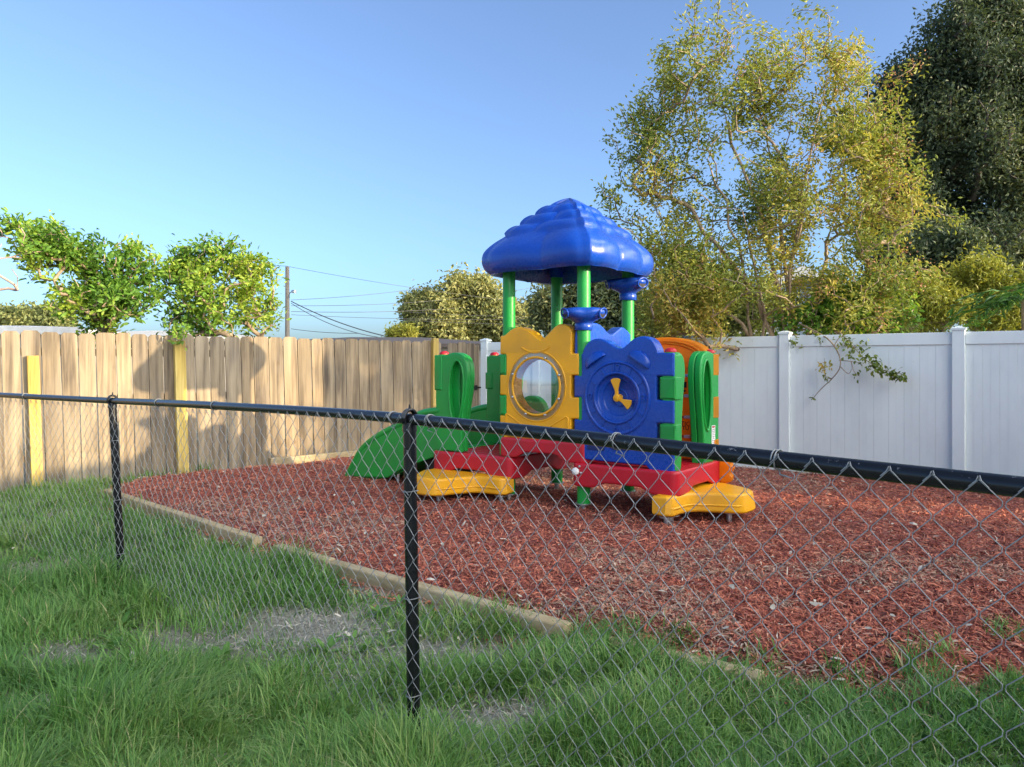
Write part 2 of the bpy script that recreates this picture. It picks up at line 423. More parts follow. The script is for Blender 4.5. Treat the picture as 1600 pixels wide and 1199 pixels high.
def edge_dist(x, y):
    d = np.full(np.shape(x), 9.0)
    for i in range(len(MPOLY)):
        a = np.array(MPOLY[i - 1]); b = np.array(MPOLY[i]); ab = b - a
        t = np.clip(((x - a[0]) * ab[0] + (y - a[1]) * ab[1]) / (ab @ ab), 0, 1)
        d = np.minimum(d, np.hypot(x - a[0] - t * ab[0], y - a[1] - t * ab[1]))
    return np.where(inpoly(x, y, MPOLY), d, -d)

def hground(x, y):
    near = np.exp(-((x / 14) ** 2 + ((y - 5) / 12) ** 2))
    return near * (.05 * (vnoise(x, y, 1.3, 1) - .5) + .03 * (vnoise(x, y, 4.0, 2) - .5) + .012 * (vnoise(x, y, 14.0, 12) - .5))
def hmulch(x, y):
    d = edge_dist(x, y)
    e = np.clip(d / .25, -1, 1)
    return .075 * e + .045 * (vnoise(x, y, 1.0, 3) - .5) * np.clip(e, 0, 1) + .03 * (vnoise(x, y, 5.0, 4) - .5) + .02 * (vnoise(x, y, 16.0, 5) - .5) - .01

def graded(lo, hi, step, far):
    a = list(np.arange(lo, hi + step, step)); s = step
    while a[-1] < far: s *= 1.35; a.append(a[-1] + s)
    s = step
    while a[0] > -far: s *= 1.35; a.insert(0, a[0] - s)
    return np.array(a)
gx = graded(-7, 6, .07, 600); gy = graded(1.5, 13, .07, 600)
X, Y = np.meshgrid(gx, gy, indexing='ij'); Z = hground(X, Y)
def gridmesh(X, Y, Z):
    n, m = X.shape; v = np.stack([X, Y, Z], -1).reshape(-1, 3); i = np.arange(n - 1)[:, None] * m + np.arange(m - 1)[None, :]
    return v, np.stack([i, i + m, i + m + 1, i + 1], -1).reshape(-1, 4)
v, q = gridmesh(X, Y, Z)
tag(MB().add(v, q).build('ground', SOIL, None, True), kind='structure')

mx = np.arange(-6, 9, .05); my = np.arange(2.4, 13.2, .05)
X, Y = np.meshgrid(mx, my, indexing='ij'); D = edge_dist(X, Y); Z = hmulch(X, Y)
v, q = gridmesh(X, Y, Z); keep = (D.ravel()[q] > -.2).all(1)
tag(MB().add(v, q[keep]).build('mulch_bed', MULCH, None, True), kind='structure')

def orient(az, tilt):
    return np.stack([np.cos(az) * np.cos(tilt), np.sin(az) * np.cos(tilt), np.sin(tilt)], -1)

# ---- mulch shreds: loose stuff lying on the bed
def scatter(n, x0, x1, y0, y1, p):
    """rejection sampling with density fall-off 1/Y^p inside the camera's wide field"""
    xs = []; ys = []; c = 0
    while c < n:
        y = y0 * (y1 / y0) ** rng.random(n * 2) if p else rng.uniform(y0, y1, n * 2)
        x = rng.uniform(-1, 1, n * 2) * (.85 * y + .8)
        k = (x > x0) & (x < x1)
        xs.append(x[k]); ys.append(y[k]); c += k.sum()
    return np.concatenate(xs)[:n], np.concatenate(ys)[:n]

def chips(n, x, y, z, lmin, lmax, wmin, wmax, tiltsd, lift):
    az = rng.uniform(0, 2 * np.pi, n); tl = rng.normal(0, tiltsd, n)
    L = rng.uniform(lmin, lmax, n) * (.6 + .8 * rng.random(n)); w = rng.uniform(wmin, wmax, n)
    d = orient(az, tl); s = np.stack([-np.sin(az), np.cos(az), rng.normal(0, .4, n)], -1)
    up = np.cross(d, s); up *= np.sign(up[:, 2:3] + 1e-9)
    c = np.stack([x, y, z + lift * rng.random(n)], -1)
    bend = rng.normal(0, .12, n)[:, None] * L[:, None] * up
    side = rng.normal(0, .10, n)[:, None] * L[:, None] * s
    a = c - d * L[:, None] / 2; b = c + bend + side; e = c + d * L[:, None] / 2
    sw = s * w[:, None] / 2
    v = np.stack([a - sw * .5, a + sw * .6, b + sw, b - sw, e + sw * .3, e - sw * .5], 1).reshape(-1, 3)
    i = np.arange(n)[:, None] * 6
    q = np.concatenate([i + np.array([[0, 1, 2, 3]]), i + np.array([[3, 2, 4, 5]])])
    return v, q

n = 290000
x, y = scatter(n, -6, 9, 2.6, 13, 1)
d = edge_dist(x, y); k = (d > -.05 - .25 * rng.random(n) ** 3)
# red mulch thins out towards its right, worn edge
x, y, d = x[k], y[k], d[k]; n = len(x)
z = np.maximum(hmulch(x, y), hground(x, y))
v, q = chips(n, x, y, z, .022, .074, .0035, .0105, .28, .018)
worn = vnoise(x, y, .9, 8) * .7 + vnoise(x, y, 3.0, 9) * .3 + np.clip(.25 - d, 0, .25) * 1.2
r = np.clip(rng.random(n) ** 1.0 * .90, 0, 1); pale = rng.random(n); r = np.where(pale > .985, rng.uniform(.97, 1, n), r); r = np.where((worn > .62) & (pale < .55), rng.uniform(.90, .985, n), r)
tag(MB().add(v, q, np.concatenate([r, r])).build('wood_chips', CHIP), 'shredded red bark chips covering the play area', 'mulch', kind='stuff')

# ---- dry litter in the bare patches
DIRT = [(470, 985, 190, 48), (330, 1010, 210, 40), (140, 1030, 130, 30), (700, 1020, 150, 26), (100, 895, 120, 16), (820, 1120, 110, 36), (640, 905, 60, 8), (575, 930, 70, 10), (120, 1100, 120, 22), (430, 870, 60, 8), (980, 1095, 90, 14)]
def bare(x, y):
    px = 800 + F * x / y; py = HOR + F * CAMZ / y; m = np.zeros(np.shape(x))
    for cx, cy, rx, ry in DIRT: m = np.maximum(m, np.exp(-(((px - cx) / rx) ** 2 + ((py - cy) / ry) ** 2) * 1.1))
    return m
n = 60000
x, y = scatter(n, -6, 4, 2.2, 7, 1); b = bare(x, y); k = (rng.random(n) < .12 + b) & (edge_dist(x, y) < .08); x, y = x[k], y[k]; n = len(x)
v, q = chips(n, x, y, hground(x, y), .02, .09, .0015, .005, .25, .014)
r = rng.random(n); tag(MB().add(v, q, np.concatenate([r, r])).build('dry_litter', STRAW), 'dry grey straw and leaf litter on the bare soil', 'leaf litter', kind='stuff')
# fallen leaves
n = 260
x, y = scatter(n, -5, 4, 2.3, 9, 1); z = np.maximum(hground(x, y), np.where(edge_dist(x, y) > 0, hmulch(x, y), -1)) + .02
v, q = chips(n, x, y, z, .03, .06, .015, .03, .35, .02); r = rng.uniform(.6, 1, n)
tag(MB().add(v, q, np.concatenate([r, r])).build('fallen_leaves', STRAW), 'pale dead leaves scattered over grass and mulch', 'leaf litter', kind='stuff')

# ---- grass
def blades(x, y, z, L, w, az, lean, seg=4):
    n = len(x); t = np.linspace(0, 1, seg + 1)
    dh = np.stack([np.cos(az), np.sin(az), np.zeros(n)], -1); sd = np.stack([-np.sin(az), np.cos(az), np.zeros(n)], -1)
    tw = rng.normal(0, .5, n); sd = sd * np.cos(tw)[:, None] + dh * np.sin(tw)[:, None]
    base = np.stack([x, y, z], -1)
    rows = []
    for tt in t:
        out = (lean * (.35 * tt + .65 * tt ** 2.0))
        up = tt - .42 * np.clip(lean, 0, 1.6) * tt ** 2.4
        c = base + dh * (L * out)[:, None] + np.array([0, 0, 1.0]) * (L * up)[:, None]
        ww = w * (1 - tt ** 1.7) * (.75 + .25 * min(1, tt * 4)) + .0002
        rows += [c - sd * ww[:, None] / 2, c + sd * ww[:, None] / 2]
    v = np.stack(rows, 1).reshape(-1, 3); m = 2 * (seg + 1)
    i = np.arange(n)[:, None] * m
    q = np.concatenate([i + np.array([[2 * s, 2 * s + 1, 2 * s + 3, 2 * s + 2]]) for s in range(seg)])
    return v, q
n = 300000
x, y = scatter(n, -7.5, 6, 2.05, 9.5, 1)
# gather the blades into tufts
WEEDS = []
gxq = np.round(x / .09 + .5 * vnoise(x, y, 7, 31)) * .09; gyq = np.round(y / .09 + .5 * vnoise(x, y, 7, 32)) * .09
pull = .45 * rng.random(n); x = x + (gxq - x) * pull; y = y + (gyq - y) * pull
dm = edge_dist(x, y); b = bare(x, y)
nz = vnoise(x, y, 2.2, 20) * .6 + vnoise(x, y, 6.5, 21) * .4
px = 800 + F * x / y
edge = np.where(px > 1000, .0 + .28 * (vnoise(x, y, 3.0, 22) - .40), np.where(vnoise(x, y, 2.1, 23) > .55, .05, -.11))
wooddist = (x - WX0) * (-wdir[1]) + (y - WY0) * wdir[0]
dens = np.clip(.25 + 1.5 * nz, 0, 1.1) * (1 - np.clip(b * (.85 + .9 * (vnoise(x, y, 5.0, 33) - .2)), 0, .95))
k = (rng.random(n) < dens) & (dm < edge) & (wooddist < -.03)
# thin tufts growing through the mulch edge on the right
tufts = [(1455, 1075, .16), (1480, 1045, .10), (1330, 1085, .2), (1200, 1050, .1), (985, 1005, .14), (1585, 1010, .15), (845, 985, .08), (1060, 1015, .12)]
for tx, ty, tr in tufts:
    p = G(tx, ty); k |= (np.hypot(x - p[0], y - p[1]) < tr * np.sqrt(rng.random(n))) & (rng.random(n) < .5)
x, y, nz, b, dm = x[k], y[k], nz[k], b[k], dm[k]; n = len(x)
tall = vnoise(x, y, 1.5, 25) * .55 + vnoise(x, y, 4.5, 26) * .45
L = (.07 + .34 * np.clip(tall - .12, 0, 1) ** 1.1) * (.55 + .75 * rng.random(n)) * (1 - .55 * b)
mow = (1 - .3 * np.clip((x - .2) / .6, 0, 1)) * np.where(b > .15, .8, 1) - .25 * np.clip((y - 4.5) / 3, 0, 1); L = L * mow * (1 + .75 * np.exp(-((x + .42) ** 2 + (y - 2.62) ** 2) / .06) + .6 * np.exp(-((x + 2.55) ** 2 + (y - 4.72) ** 2) / .08))
az0 = vnoise(x, y, 3.2, 28) * 4 * np.pi
az = np.where(rng.random(n) < .45, az0 + rng.normal(0, .7, n), rng.uniform(0, 2 * np.pi, n))
lean = np.abs(rng.normal(.65, .45, n)) + .12
w = rng.uniform(.0038, .0085, n) * np.clip(.75 + .09 * y, 1, 1.6)
v, q = blades(x, y, np.where(dm > 0, hmulch(x, y), hground(x, y)) - .01, L, w, az, lean)
tone = vnoise(x, y, 1.1, 29)
r = np.clip(rng.random(n) * .55 + .38 * tone + .08, 0, .93); r = np.where(rng.random(n) > .962, rng.uniform(.94, 1, n), r)
gm = MB().add(v, q, np.tile(r, 4))
GR = len(x); pick = rng.integers(0, GR, 260)
for ii in pick:
    k_ = rng.integers(5, 10); aw = rng.uniform(0, 2 * np.pi, k_); ew = rng.uniform(.15, 1.0, k_)
    WEEDS.append((np.tile([x[ii], y[ii], hground(x[ii], y[ii]) + .01], (k_, 1)), np.stack([np.cos(aw) * np.cos(ew), np.sin(aw) * np.cos(ew), np.sin(ew)], -1), rng.uniform(.05, .11), k_))
for P_, D_, Lw, k_ in WEEDS:
    S_ = np.cross(D_, [0, 0, 1.0]); S_ /= np.linalg.norm(S_, axis=1)[:, None] + 1e-9; U_ = np.cross(S_, D_)
    V_ = np.stack([P_, P_ + D_ * Lw * .4 + S_ * Lw * .17, P_ + D_ * Lw * .75 + S_ * Lw * .13 - U_ * Lw * .05, P_ + D_ * Lw - U_ * Lw * .2, P_ + D_ * Lw * .75 - S_ * Lw * .13 - U_ * Lw * .05, P_ + D_ * Lw * .4 - S_ * Lw * .17], 1).reshape(-1, 3)
    I_ = np.arange(k_)[:, None] * 6; gm.add(V_, np.concatenate([I_ + np.array([[0, 1, 4, 5]]), I_ + np.array([[1, 2, 3, 4]])]), np.tile(rng.uniform(.35, .8, k_), 2))
tag(gm.build('grass', GRASS, None, True), 'long shaggy green grass growing around the chain link fence', 'grass', kind='stuff')

# ================================================================ TIMBER EDGING
def timber(a, b, z0, h, label):
    a = np.array(a, float); b = np.array(b, float); L = np.linalg.norm(b - a)
    me = extrude_mesh('landscape_timber', fillet([(-.045, 0), (.045, 0), (.045, h), (-.045, h)], .014, 3), (), L, .006)
    ang = math.atan2(b[1] - a[1], b[0] - a[0])
    M = Matrix(((0, 0, 1, 0), (1, 0, 0, 0), (0, 1, 0, 0), (0, 0, 0, 1)))
    me.transform(M)
    o = link('landscape_timber', me, TIMBER, None, True, 40)
    o.location = ((a[0] + b[0]) / 2, (a[1] + b[1]) / 2, z0); o.rotation_euler = (0, -math.atan2(b[2] - a[2] if len(a) > 2 else 0, L), ang)
    tag(o, label, 'landscape timber', 'timbers edging the mulch bed')
timber(G(165, 776), G(402, 856), -.02, .10, 'weathered edging timber nearest the wooden fence, cracked along its front')
timber(G(434, 872), G(516, 897), .0, .10, 'short edging timber with its cut end showing beside the gap in the edging')
timber(G(520, 898), G(888, 1004), -.012, .105, 'long pale edging timber running behind the tall black fence post')
timber(G(940, 1016), G(1190, 1076), -.034, .10, 'edging timber half buried under grass, farthest right')
tf = lambda s, off: np.array([WX0, WY0, 0]) + np.array([wdir[0], wdir[1], 0]) * s + np.array([wdir[1], -wdir[0], 0]) * off
timber(tf(3.0, .12), tf(5.5, .12), .02, .12, 'timber lying on the mulch along the foot of the wooden fence')

# ================================================================ WOODEN FENCE (with its gate)
wf = empty('wooden_fence', (WX0, WY0, 0), math.atan2(wdir[1], wdir[0]))
tag(wf, 'weathered wooden privacy fence of upright boards, sunlit, left side of the yard', 'fence')
def board(mb, s0, s1, z0, z1, y0, y1, lean, rnd):
    c = .03; v = []
    for yy in (y0, y1):
        v += [(s0 + lean, yy, z0), (s1 + lean, yy, z0), (s1, yy, z1 - c), (s1 - c, yy, z1), (s0 + c, yy, z1), (s0, yy, z1 - c)]
    f = [(0, 1, 2, 5), (2, 3, 4, 5), (6, 11, 8, 7), (8, 11, 10, 9)] + [(i, i + 6, (i + 1) % 6 + 6, (i + 1) % 6) for i in range(6)]
    mb.add(v, f, rnd)
mb = MB(); s = -3.2
GATE0 = 5.98
while s < GATE0 - .1:
    w_ = random.uniform(.168, .218); e = min(s + w_, GATE0 - .02)
    zt = 1.775 + random.uniform(-.012, .012); yo = random.uniform(-.006, .006)
    board(mb, s, e - .011, -.06, zt, yo, yo + .018, .05 + random.uniform(-.008, .008), random.random()); s = e
mb.build('boards', WOOD, wf)
for zz in (.3, .95, 1.5): MB().box((-3.2, .026, zz), (GATE0, .064, zz + .09), .3).build('back_rail', WOOD, wf)
def fpost(s, z1, w=.1, t=.06, lean=.05, label=None, front=True):
    m = MB(); yb = -.012 if front else .07
    m.hexa([(s - w/2 + lean, yb - t, -.1), (s + w/2 + lean, yb - t, -.1), (s + w/2 + lean, yb, -.1), (s - w/2 + lean, yb, -.1), (s - w/2, yb - t, z1), (s + w/2, yb - t, z1), (s + w/2, yb, z1), (s - w/2, yb, z1)], random.random())
    o = m.build('post', NEWWOOD, wf)
    b = o.modifiers.new('b', 'BEVEL'); b.width = .006; b.segments = 2
    if label: o['label'] = label
def s_at(px, off=0):
    k = (px - 800) / F; dx, dy = wdir
    return (k * WY0 - WX0) / (dx - k * dy)
fpost(s_at(50), 1.50, .115, label='short yellow new pine post, cut off below the fence top')
fpost(s_at(278), 1.70, .13, .075, label='yellow new pine post under the overhanging leaves')
fpost(s_at(677), 1.82, .11, .07, .0)
# gate
gt = empty('wooden_gate', tuple(tf(GATE0, 0)), math.atan2(wdir[1], wdir[0]))
tag(gt, 'wooden board gate with black latch in the far corner beside the white fence', 'gate')
mb = MB(); s = .06; GL = WLEN - GATE0 - .12
while s < GL - .05:
    e = min(s + random.uniform(.17, .2), GL); board(mb, s, e - .007, .02, 1.76 + random.uniform(-.02, .015), .0, .018, .0, random.random() * .5); s = e
mb.build('boards', WOOD, gt)
for zz in (.3, 1.45): MB().box((.06, .022, zz), (GL, .06, zz + .09), .3).build('back_rail', WOOD, gt)
mb = MB(); mb.box((GL - .16, -.02, 1.0), (GL + .02, -.004, 1.03)); mb.box((GL - .12, -.03, .975), (GL - .06, -.021, 1.055)); mb.tube([(GL - .02, -.02, 1.015), (GL - .02, -.06, 1.015)], .012)
mb.build('latch', IRON, gt)

# ================================================================ WHITE VINYL FENCE
vf = empty('white_fence', (CX0, CY0, 0), math.atan2(vdir[1], vdir[0]))
tag(vf, 'white vinyl privacy fence with square capped posts, along the back of the play area', 'fence')
VT = 1.775
step = 1.945
posts = [VLEN + step * i for i in (2, 1, 0, -1, -2)] + [VLEN - 3 * step, .02]
posts = sorted(p for p in posts if p > -.1)
for i, s in enumerate(posts):
    m = MB(); w_ = .064; m.box((s - w_, -w_, -.1), (s + w_, w_, VT + .022))
    o = m.build('post', VINYL, vf); b = o.modifiers.new('b', 'BEVEL'); b.width = .006; b.segments = 2
    m = MB(); c = .075; z = VT + .023
    m.hexa([(s - c, -c, z), (s + c, -c, z), (s + c, c, z), (s - c, c, z), (s - c, -c, z + .025), (s + c, -c, z + .025), (s + c, c, z + .025), (s - c, c, z + .025)])
    m.hexa([(s - c + .004, -c + .004, z + .0252), (s + c - .004, -c + .004, z + .0252), (s + c - .004, c - .004, z + .0252), (s - c + .004, c - .004, z + .0252), (s - .02, -.02, z + .045), (s + .02, -.02, z + .045), (s + .02, .02, z + .045), (s - .02, .02, z + .045)])
    m.build('post_cap', VINYL, o)
for a, b in zip(posts[:-1], posts[1:]):
    a += .066; b -= .066
    nb = max(1, round((b - a) / .17)); m = MB()
    for j in range(nb):
        x0 = a + (b - a) * j / nb; x1 = a + (b - a) * (j + 1) / nb - .0016
        m.hexa([(x0, -.011, .05), (x1, -.011, .05), (x1, .011, .05), (x0, .011, .05), (x0, -.011, VT - .14), (x1, -.011, VT - .14), (x1, .011, VT - .14), (x0, .011, VT - .14)], random.random())
        m.box((x0 + (x1 - x0) * .49, -.0125, .055), (x0 + (x1 - x0) * .51, -.0112, VT - .142))
    m.build('panel', VINYL, vf)
    for z0, z1 in ((VT - .142, VT), (.0, .13)):
        m = MB(); m.box((a, -.026, z0), (b, .026, z1)); o = m.build('rail', VINYL, vf)
        bb = o.modifiers.new('b', 'BEVEL'); bb.width = .005; bb.segments = 2

# ================================================================ CHAIN LINK FENCE
P0 = np.array([-.38, 2.744]); dR = np.array([.7071, -.7071])
rail = [np.array([-6.6, 7.55, 1.17]), np.array([-4.0, 5.775, 1.163]), np.array([-2.60, 4.81, 1.165]), np.array([-1.5, 3.80, 1.188]), np.array([P0[0], P0[1], 1.198]), np.array([.967, 1.397, 1.168]), np.array([*(P0 + dR * 3.05), 1.15])]
clf = empty('chain_link_fence', (P0[0], P0[1], 0)); tag(clf, 'low chain link fence with black top rail, bare wire mesh, in the foreground', 'fence')
O = np.array([P0[0], P0[1], 0])
rp = np.array(spline(rail, 10)) - O
MB().tube(rp, .0205, 14).build('top_rail', BLACK, clf, True, 60)
m = MB()
for q0 in (1.55, 3.4):
    pass
def clpost(top, bot, label=None):
    m = MB(); m.tube([bot - O - np.array([0, 0, .1]), top - O - np.array([0, 0, .02])], .0245, 14); o = m.build('post', BLACK, clf, True, 60)
    if label: o['label'] = label
    d = np.array([.0, 0, 1]); c = top - O; m = MB()
    a = np.linspace(0, 2 * np.pi, 25); side = np.array([dR[0], dR[1], 0]); nrm = np.array([dR[1], -dR[0], 0])
    for off in (-.007, .007):
        m.tube([c + side * off + nrm * .028 * math.cos(t) + np.array([0, 0, 1]) * (.004 + .030 * math.sin(t)) for t in a], .006, 7, False)
    m.tube([c + np.array([0, 0, -.045]), c + np.array([0, 0, -.012])], [.028, .026], 14)
    m.tube([c + np.array([0, 0, .03]), c + np.array([0, 0, .055])], [.006, .003], 6)
    m.build('loop_cap', BLACK, o, True, 50)
    ax_ = (bot - top) / np.linalg.norm(bot - top)
    for f_ in (.22, .55, .85):
        cc_ = top - O + (bot - top) * f_; m = MB()
        m.tube([cc_ + side * .0275 * math.cos(t) + nrm * .029 * math.sin(t) + ax_ * (.006 * math.sin(t * .5)) for t in a], .0017, 5, False); m.tube([cc_ + nrm * .029, cc_ + nrm * .034 + side * .015, cc_ + nrm * .033 + side * .03 + ax_ * .012], .0017, 5)
        m.build('tie_wire', WIRE, o, True)
clpost(rail[4] + np.array([0, 0, 0]), np.array([-.362, 2.744, 0]))
clpost(rail[2] + np.array([0, 0, 0]), np.array([-2.535, 4.81, 0]))
clpost(rail[6], rail[6] * np.array([1, 1, 0]))
clpost(rail[0], rail[0] * np.array([1, 1, 0]))
# woven wire mesh
seg = np.linalg.norm(np.diff(rp[:, :2], axis=0), axis=1); cum = np.concatenate([[0], np.cumsum(seg)]); LT = cum[-1]
def along(t):
    xy = np.stack([np.interp(t, cum, rp[:, k]) for k in range(3)], -1)
    e = .02; b2 = np.stack([np.interp(np.clip(t + e, 0, LT), cum, rp[:, k]) for k in range(2)], -1); a2 = np.stack([np.interp(np.clip(t - e, 0, LT), cum, rp[:, k]) for k in range(2)], -1)
    d = b2 - a2; d /= np.linalg.norm(d, axis=-1, keepdims=True) + 1e-9
    return xy, np.stack([d[..., 1], -d[..., 0]], -1)
tmid = float(np.interp(0.0, rp[:, 0], cum))
PW = .0405; PH = .0435; nw = int(LT / PW); m = MB()
tw_ = []
for i in range(nw):
    t0 = i * PW; zt = float(np.interp(t0, cum, rp[:, 2])); top = zt + float(np.interp(t0, [tmid - 1.3, tmid - .2], [-.026, .010]))
    ns = int((top + .02) / PH); k = np.arange(ns + 1)
    par = (k + i) % 2
    t = t0 + np.where(par == 0, .0, PW) * 1.0 + np.where(par == 0, -.0015, .0015)
    z = top - k * PH
    dist = np.clip((top - z) / 1.1, 0, 1)
    tt = t + .010 * (vnoise(t * 1.0, z, 2.2, 40) - .5) * dist * 2; z = z + .008 * (vnoise(t, z, 3.0, 41) - .5) * dist
    # two points per bend so that the bends interlock instead of meeting in a needle point
    pts = []
    xy, nrm = along(tt)
    off = .023 + .012 * (vnoise(t, z, 1.6, 42) - .3) * dist
    wob = np.where(k % 2 == 0, 1, -1) * .0018
    P = np.column_stack([xy[:, 0] + nrm[:, 0] * (off + wob), xy[:, 1] + nrm[:, 1] * (off + wob), z])
    Q = []
    for a in range(len(P)):
        if 0 < a < len(P) - 1:
            u0 = P[a - 1] - P[a]; u1 = P[a + 1] - P[a]
            Q += [P[a] + u0 * .10 - np.array([nrm[a, 0], nrm[a, 1], 0]) * .0022, P[a] + u1 * .10 + np.array([nrm[a, 0], nrm[a, 1], 0]) * .0022]
        else: Q.append(P[a])
    m.tube(Q, .0012, 5, False)
    # knuckle at the top: the wire end bent back over its neighbour
    a0 = P[0]; n0 = np.array([nrm[0, 0], nrm[0, 1], 0]); dn = (P[1] - P[0]) / np.linalg.norm(P[1] - P[0]); mir = np.array([-dn[0], -dn[1], dn[2]])
    m.tube([a0 + dn * .002, a0 + np.array([0, 0, .006]) + n0 * .003, a0 + mir * .004 + n0 * .004, a0 + mir * .022 + n0 * .003], .0012, 5, False)
m.build('wire_mesh', WIRE, clf, True)
# tie wires round the rail
def tie(t, parent):
    c, nr = along(np.array([t])); c = c[0]; nn = np.array([nr[0, 0], nr[0, 1], 0]); sd = np.array([-nn[1], nn[0], 0]); m = MB(); pts = []
    for a in np.linspace(0, 3.6 * np.pi, 34):
        pts.append(c + nn * .0225 * math.cos(a) + np.array([0, 0, .0235 * math.sin(a)]) + sd * (.004 * a / np.pi - .006))
    pts += [c + nn * .030 + sd * .02 + np.array([0, 0, -.03]), c + nn * .032 + sd * .05 + np.array([0, 0, -.035])]
    m.tube(pts, .0019, 5); m.build('tie_wire', WIRE, clf, True)
for t in (tmid - 5.2, tmid - 4.3, tmid - 2.35, tmid - 1.6, tmid - .10, tmid + .12, tmid + .95, tmid + 1.42, tmid + 2.2): tie(t, clf)

# ================================================================ PLAYSET
AL = R(36.75); LL = .86; CW = np.array([.66, 6.8])
uu = np.array([math.cos(AL), -math.sin(AL)]); vv = np.array([math.sin(AL), math.cos(AL)])
ps = empty('playset', (CW[0], CW[1], 0), -AL)
tag(ps, 'colourful plastic climbing playset with blue roof, slide, clock and porthole panels, standing on red mulch', 'playset')
def pl(x, y, b=0.0):
    """pixel -> (a, z) on the playset's vertical plane local y = b"""
    k = (x - 800) / F
    a = (k * (CW[1] + vv[1] * b) - CW[0] - vv[0] * b) / (uu[0] - k * uu[1])
    Yp = CW[1] + uu[1] * a + vv[1] * b
    return (a, CAMZ + (HOR - y) * Yp / F)
Z5 = [1.50, 1.30, 1.10, .90, .70, .50]
def plate(name, outline, holes, thick, bev, M, off, mat, parent, t0=0.0, sharp=38):
    me = extrude_mesh(name, outline, holes, thick, bev); me.transform(Matrix.Translation((0, 0, t0))); me.transform(M); me.transform(Matrix.Translation(off))
    return wn(link(name, me, mat, parent, True, sharp))

PR = .062
# ---- poles (to the roof) and short posts with red caps
def pole(a, b, z1, capped=False):
    m = MB(); m.tube([(a, b, .13), (a, b, z1)], PR, 28); o = m.build('pole', GREEN, ps, True, 50)
    m = MB(); m.tube([(a, b, -.15), (a, b, .15)], .024, 12); m.tube([(a, b, .120), (a, b, .129)], .078, 20); m.build('steel_foot', STEEL, o, True, 50)
    if capped:
        m = MB(); t = np.linspace(0, np.pi / 2, 7)
        m.tube([(a, b, z1 + .001)] + [(a, b, z1 + .012 + .028 * math.sin(x)) for x in t], [.05] + [.05 * math.cos(x) + .0005 for x in t], 20); m.build('pole_cap', RED, o, True, 60)
    return o
for a, b in ((-LL, 0), (0, 0), (-LL, LL), (0, LL)): pole(a, b, 2.50)
for a, b in ((-2 * LL, 0), (-2 * LL, LL), (LL, 0), (LL, LL)): pole(a, b, 1.505, True)

# ---- decks: rounded trays with an arched skirt
def deck(a0, a1, b0, b1, zt, zb, arch=.052):
    r = .07; n = 7; loop = []
    cs = [(a1 - r, b1 - r, 0), (a0 + r, b1 - r, 90), (a0 + r, b0 + r, 180), (a1 - r, b0 + r, 270)]
    for i, (cx, cy, s0) in enumerate(cs):
        for k in range(n): t = R(s0 + 90 * k / (n - 1)); loop.append((cx + r * math.cos(t), cy + r * math.sin(t)))
        nx = cs[(i + 1) % 4]; e = np.array(loop[-1]); s_ = R(nx[2]); g = np.array([nx[0] + r * math.cos(s_), nx[1] + r * math.sin(s_)])
        for k in range(1, 24): loop.append(tuple(e + (g - e) * k / 24))
    P = np.array(loop); c = np.array([(a0 + a1) / 2, (b0 + b1) / 2])
    def low(p):
        q = (p - c) / np.array([(a1 - a0) / 2, (b1 - b0) / 2])
        t = np.where(np.abs(q[:, 0]) > np.abs(q[:, 1]), q[:, 1], q[:, 0])
        sm = np.clip((.60 - np.abs(t)) / .30, 0, 1); return zb + arch * sm * sm * (3 - 2 * sm)
    nrm = P - c; nrm = nrm / np.linalg.norm(nrm, axis=1)[:, None]
    rings = []
    lo = low(P)
    def ring(off, z): rings.append(np.column_stack([P + nrm * off, np.broadcast_to(z, len(P))]))
    ring(-.03, zt - .03); ring(-.03, lo + .005); ring(-.010, lo); ring(-.002, lo + .006); ring(.0, lo + .014); ring(.0, lo + .03); ring(-.001, zt - .03); ring(-.002, zt - .016); ring(-.007, zt - .005); ring(-.016, zt); ring(-.045, zt); ring(-.055, zt - .006); ring(-.07, zt - .007)
    m = MB(); k = len(P); V = np.concatenate(rings); i = np.arange(len(rings) - 1)[:, None] * k; j = np.arange(k)[None, :]; j2 = (j + 1) % k
    m.add(V, np.stack([i + j, i + j2, i + k + j2, i + k + j], -1).reshape(-1, 4))
    m.add(rings[-1], [tuple(range(k))]); m.add(rings[0][::-1], [tuple(range(k))])
    for z in np.linspace(b0 + .15, b1 - .15, 7): m.box((a0 + .12, z - .012, zt - .0065), (a1 - .12, z + .012, zt - .002))
    return wn(m.build('deck', RED, ps, True, 50))
deck(-2 * LL - .09, -LL + .105, -.105, LL + .09, .495, .285).__setitem__('label', 'lower red deck beside the slide')
deck(-LL - .078, .075, -.085, LL + .085, .69, .50, .062).__setitem__('label', 'raised red deck under the roof')
deck(-.075, LL + .105, -.105, LL + .09, .505, .295).__setitem__('label', 'lower red deck below the clock')

# ---- yellow porthole panel between the two front poles
def side_edge(x_own, x_oth, own, flip):
    """tabbed edge: list of (x,z) from top (1.5) to bottom"""
    out = []
    for i in range(5):
        x = x_own if (i % 2 == 0) == own else x_oth
        out += [(x, Z5[i]), (x, Z5[i + 1])]
    return out
def tabbed(top, left, right, bottom):
    """outline clockwise: top polyline left->right, right edge down, bottom, left edge up"""
    return list(top) + right + list(bottom) + left[::-1]
ytop = spline([(-LL - .06, 1.68), (-LL - .01, 1.69), (-LL + .08, 1.745), (-LL + .17, 1.765), (-LL + .27, 1.735), (-LL + .375, 1.665), (-LL + .425, 1.635), (-LL + .475, 1.665), (-LL + .60, 1.765), (-LL + .69, 1.775), (-.10, 1.72), (-.09, 1.62)], 6)
yl = side_edge(-LL - .066, -LL + .012, False, 0); yr = side_edge(-.012, -.098, True, 0)
yo = tabbed([(-LL - .066, 1.505)] + ytop + [(-.098, 1.505)], yl, yr, [(-.10, .69), (-LL, .69)])
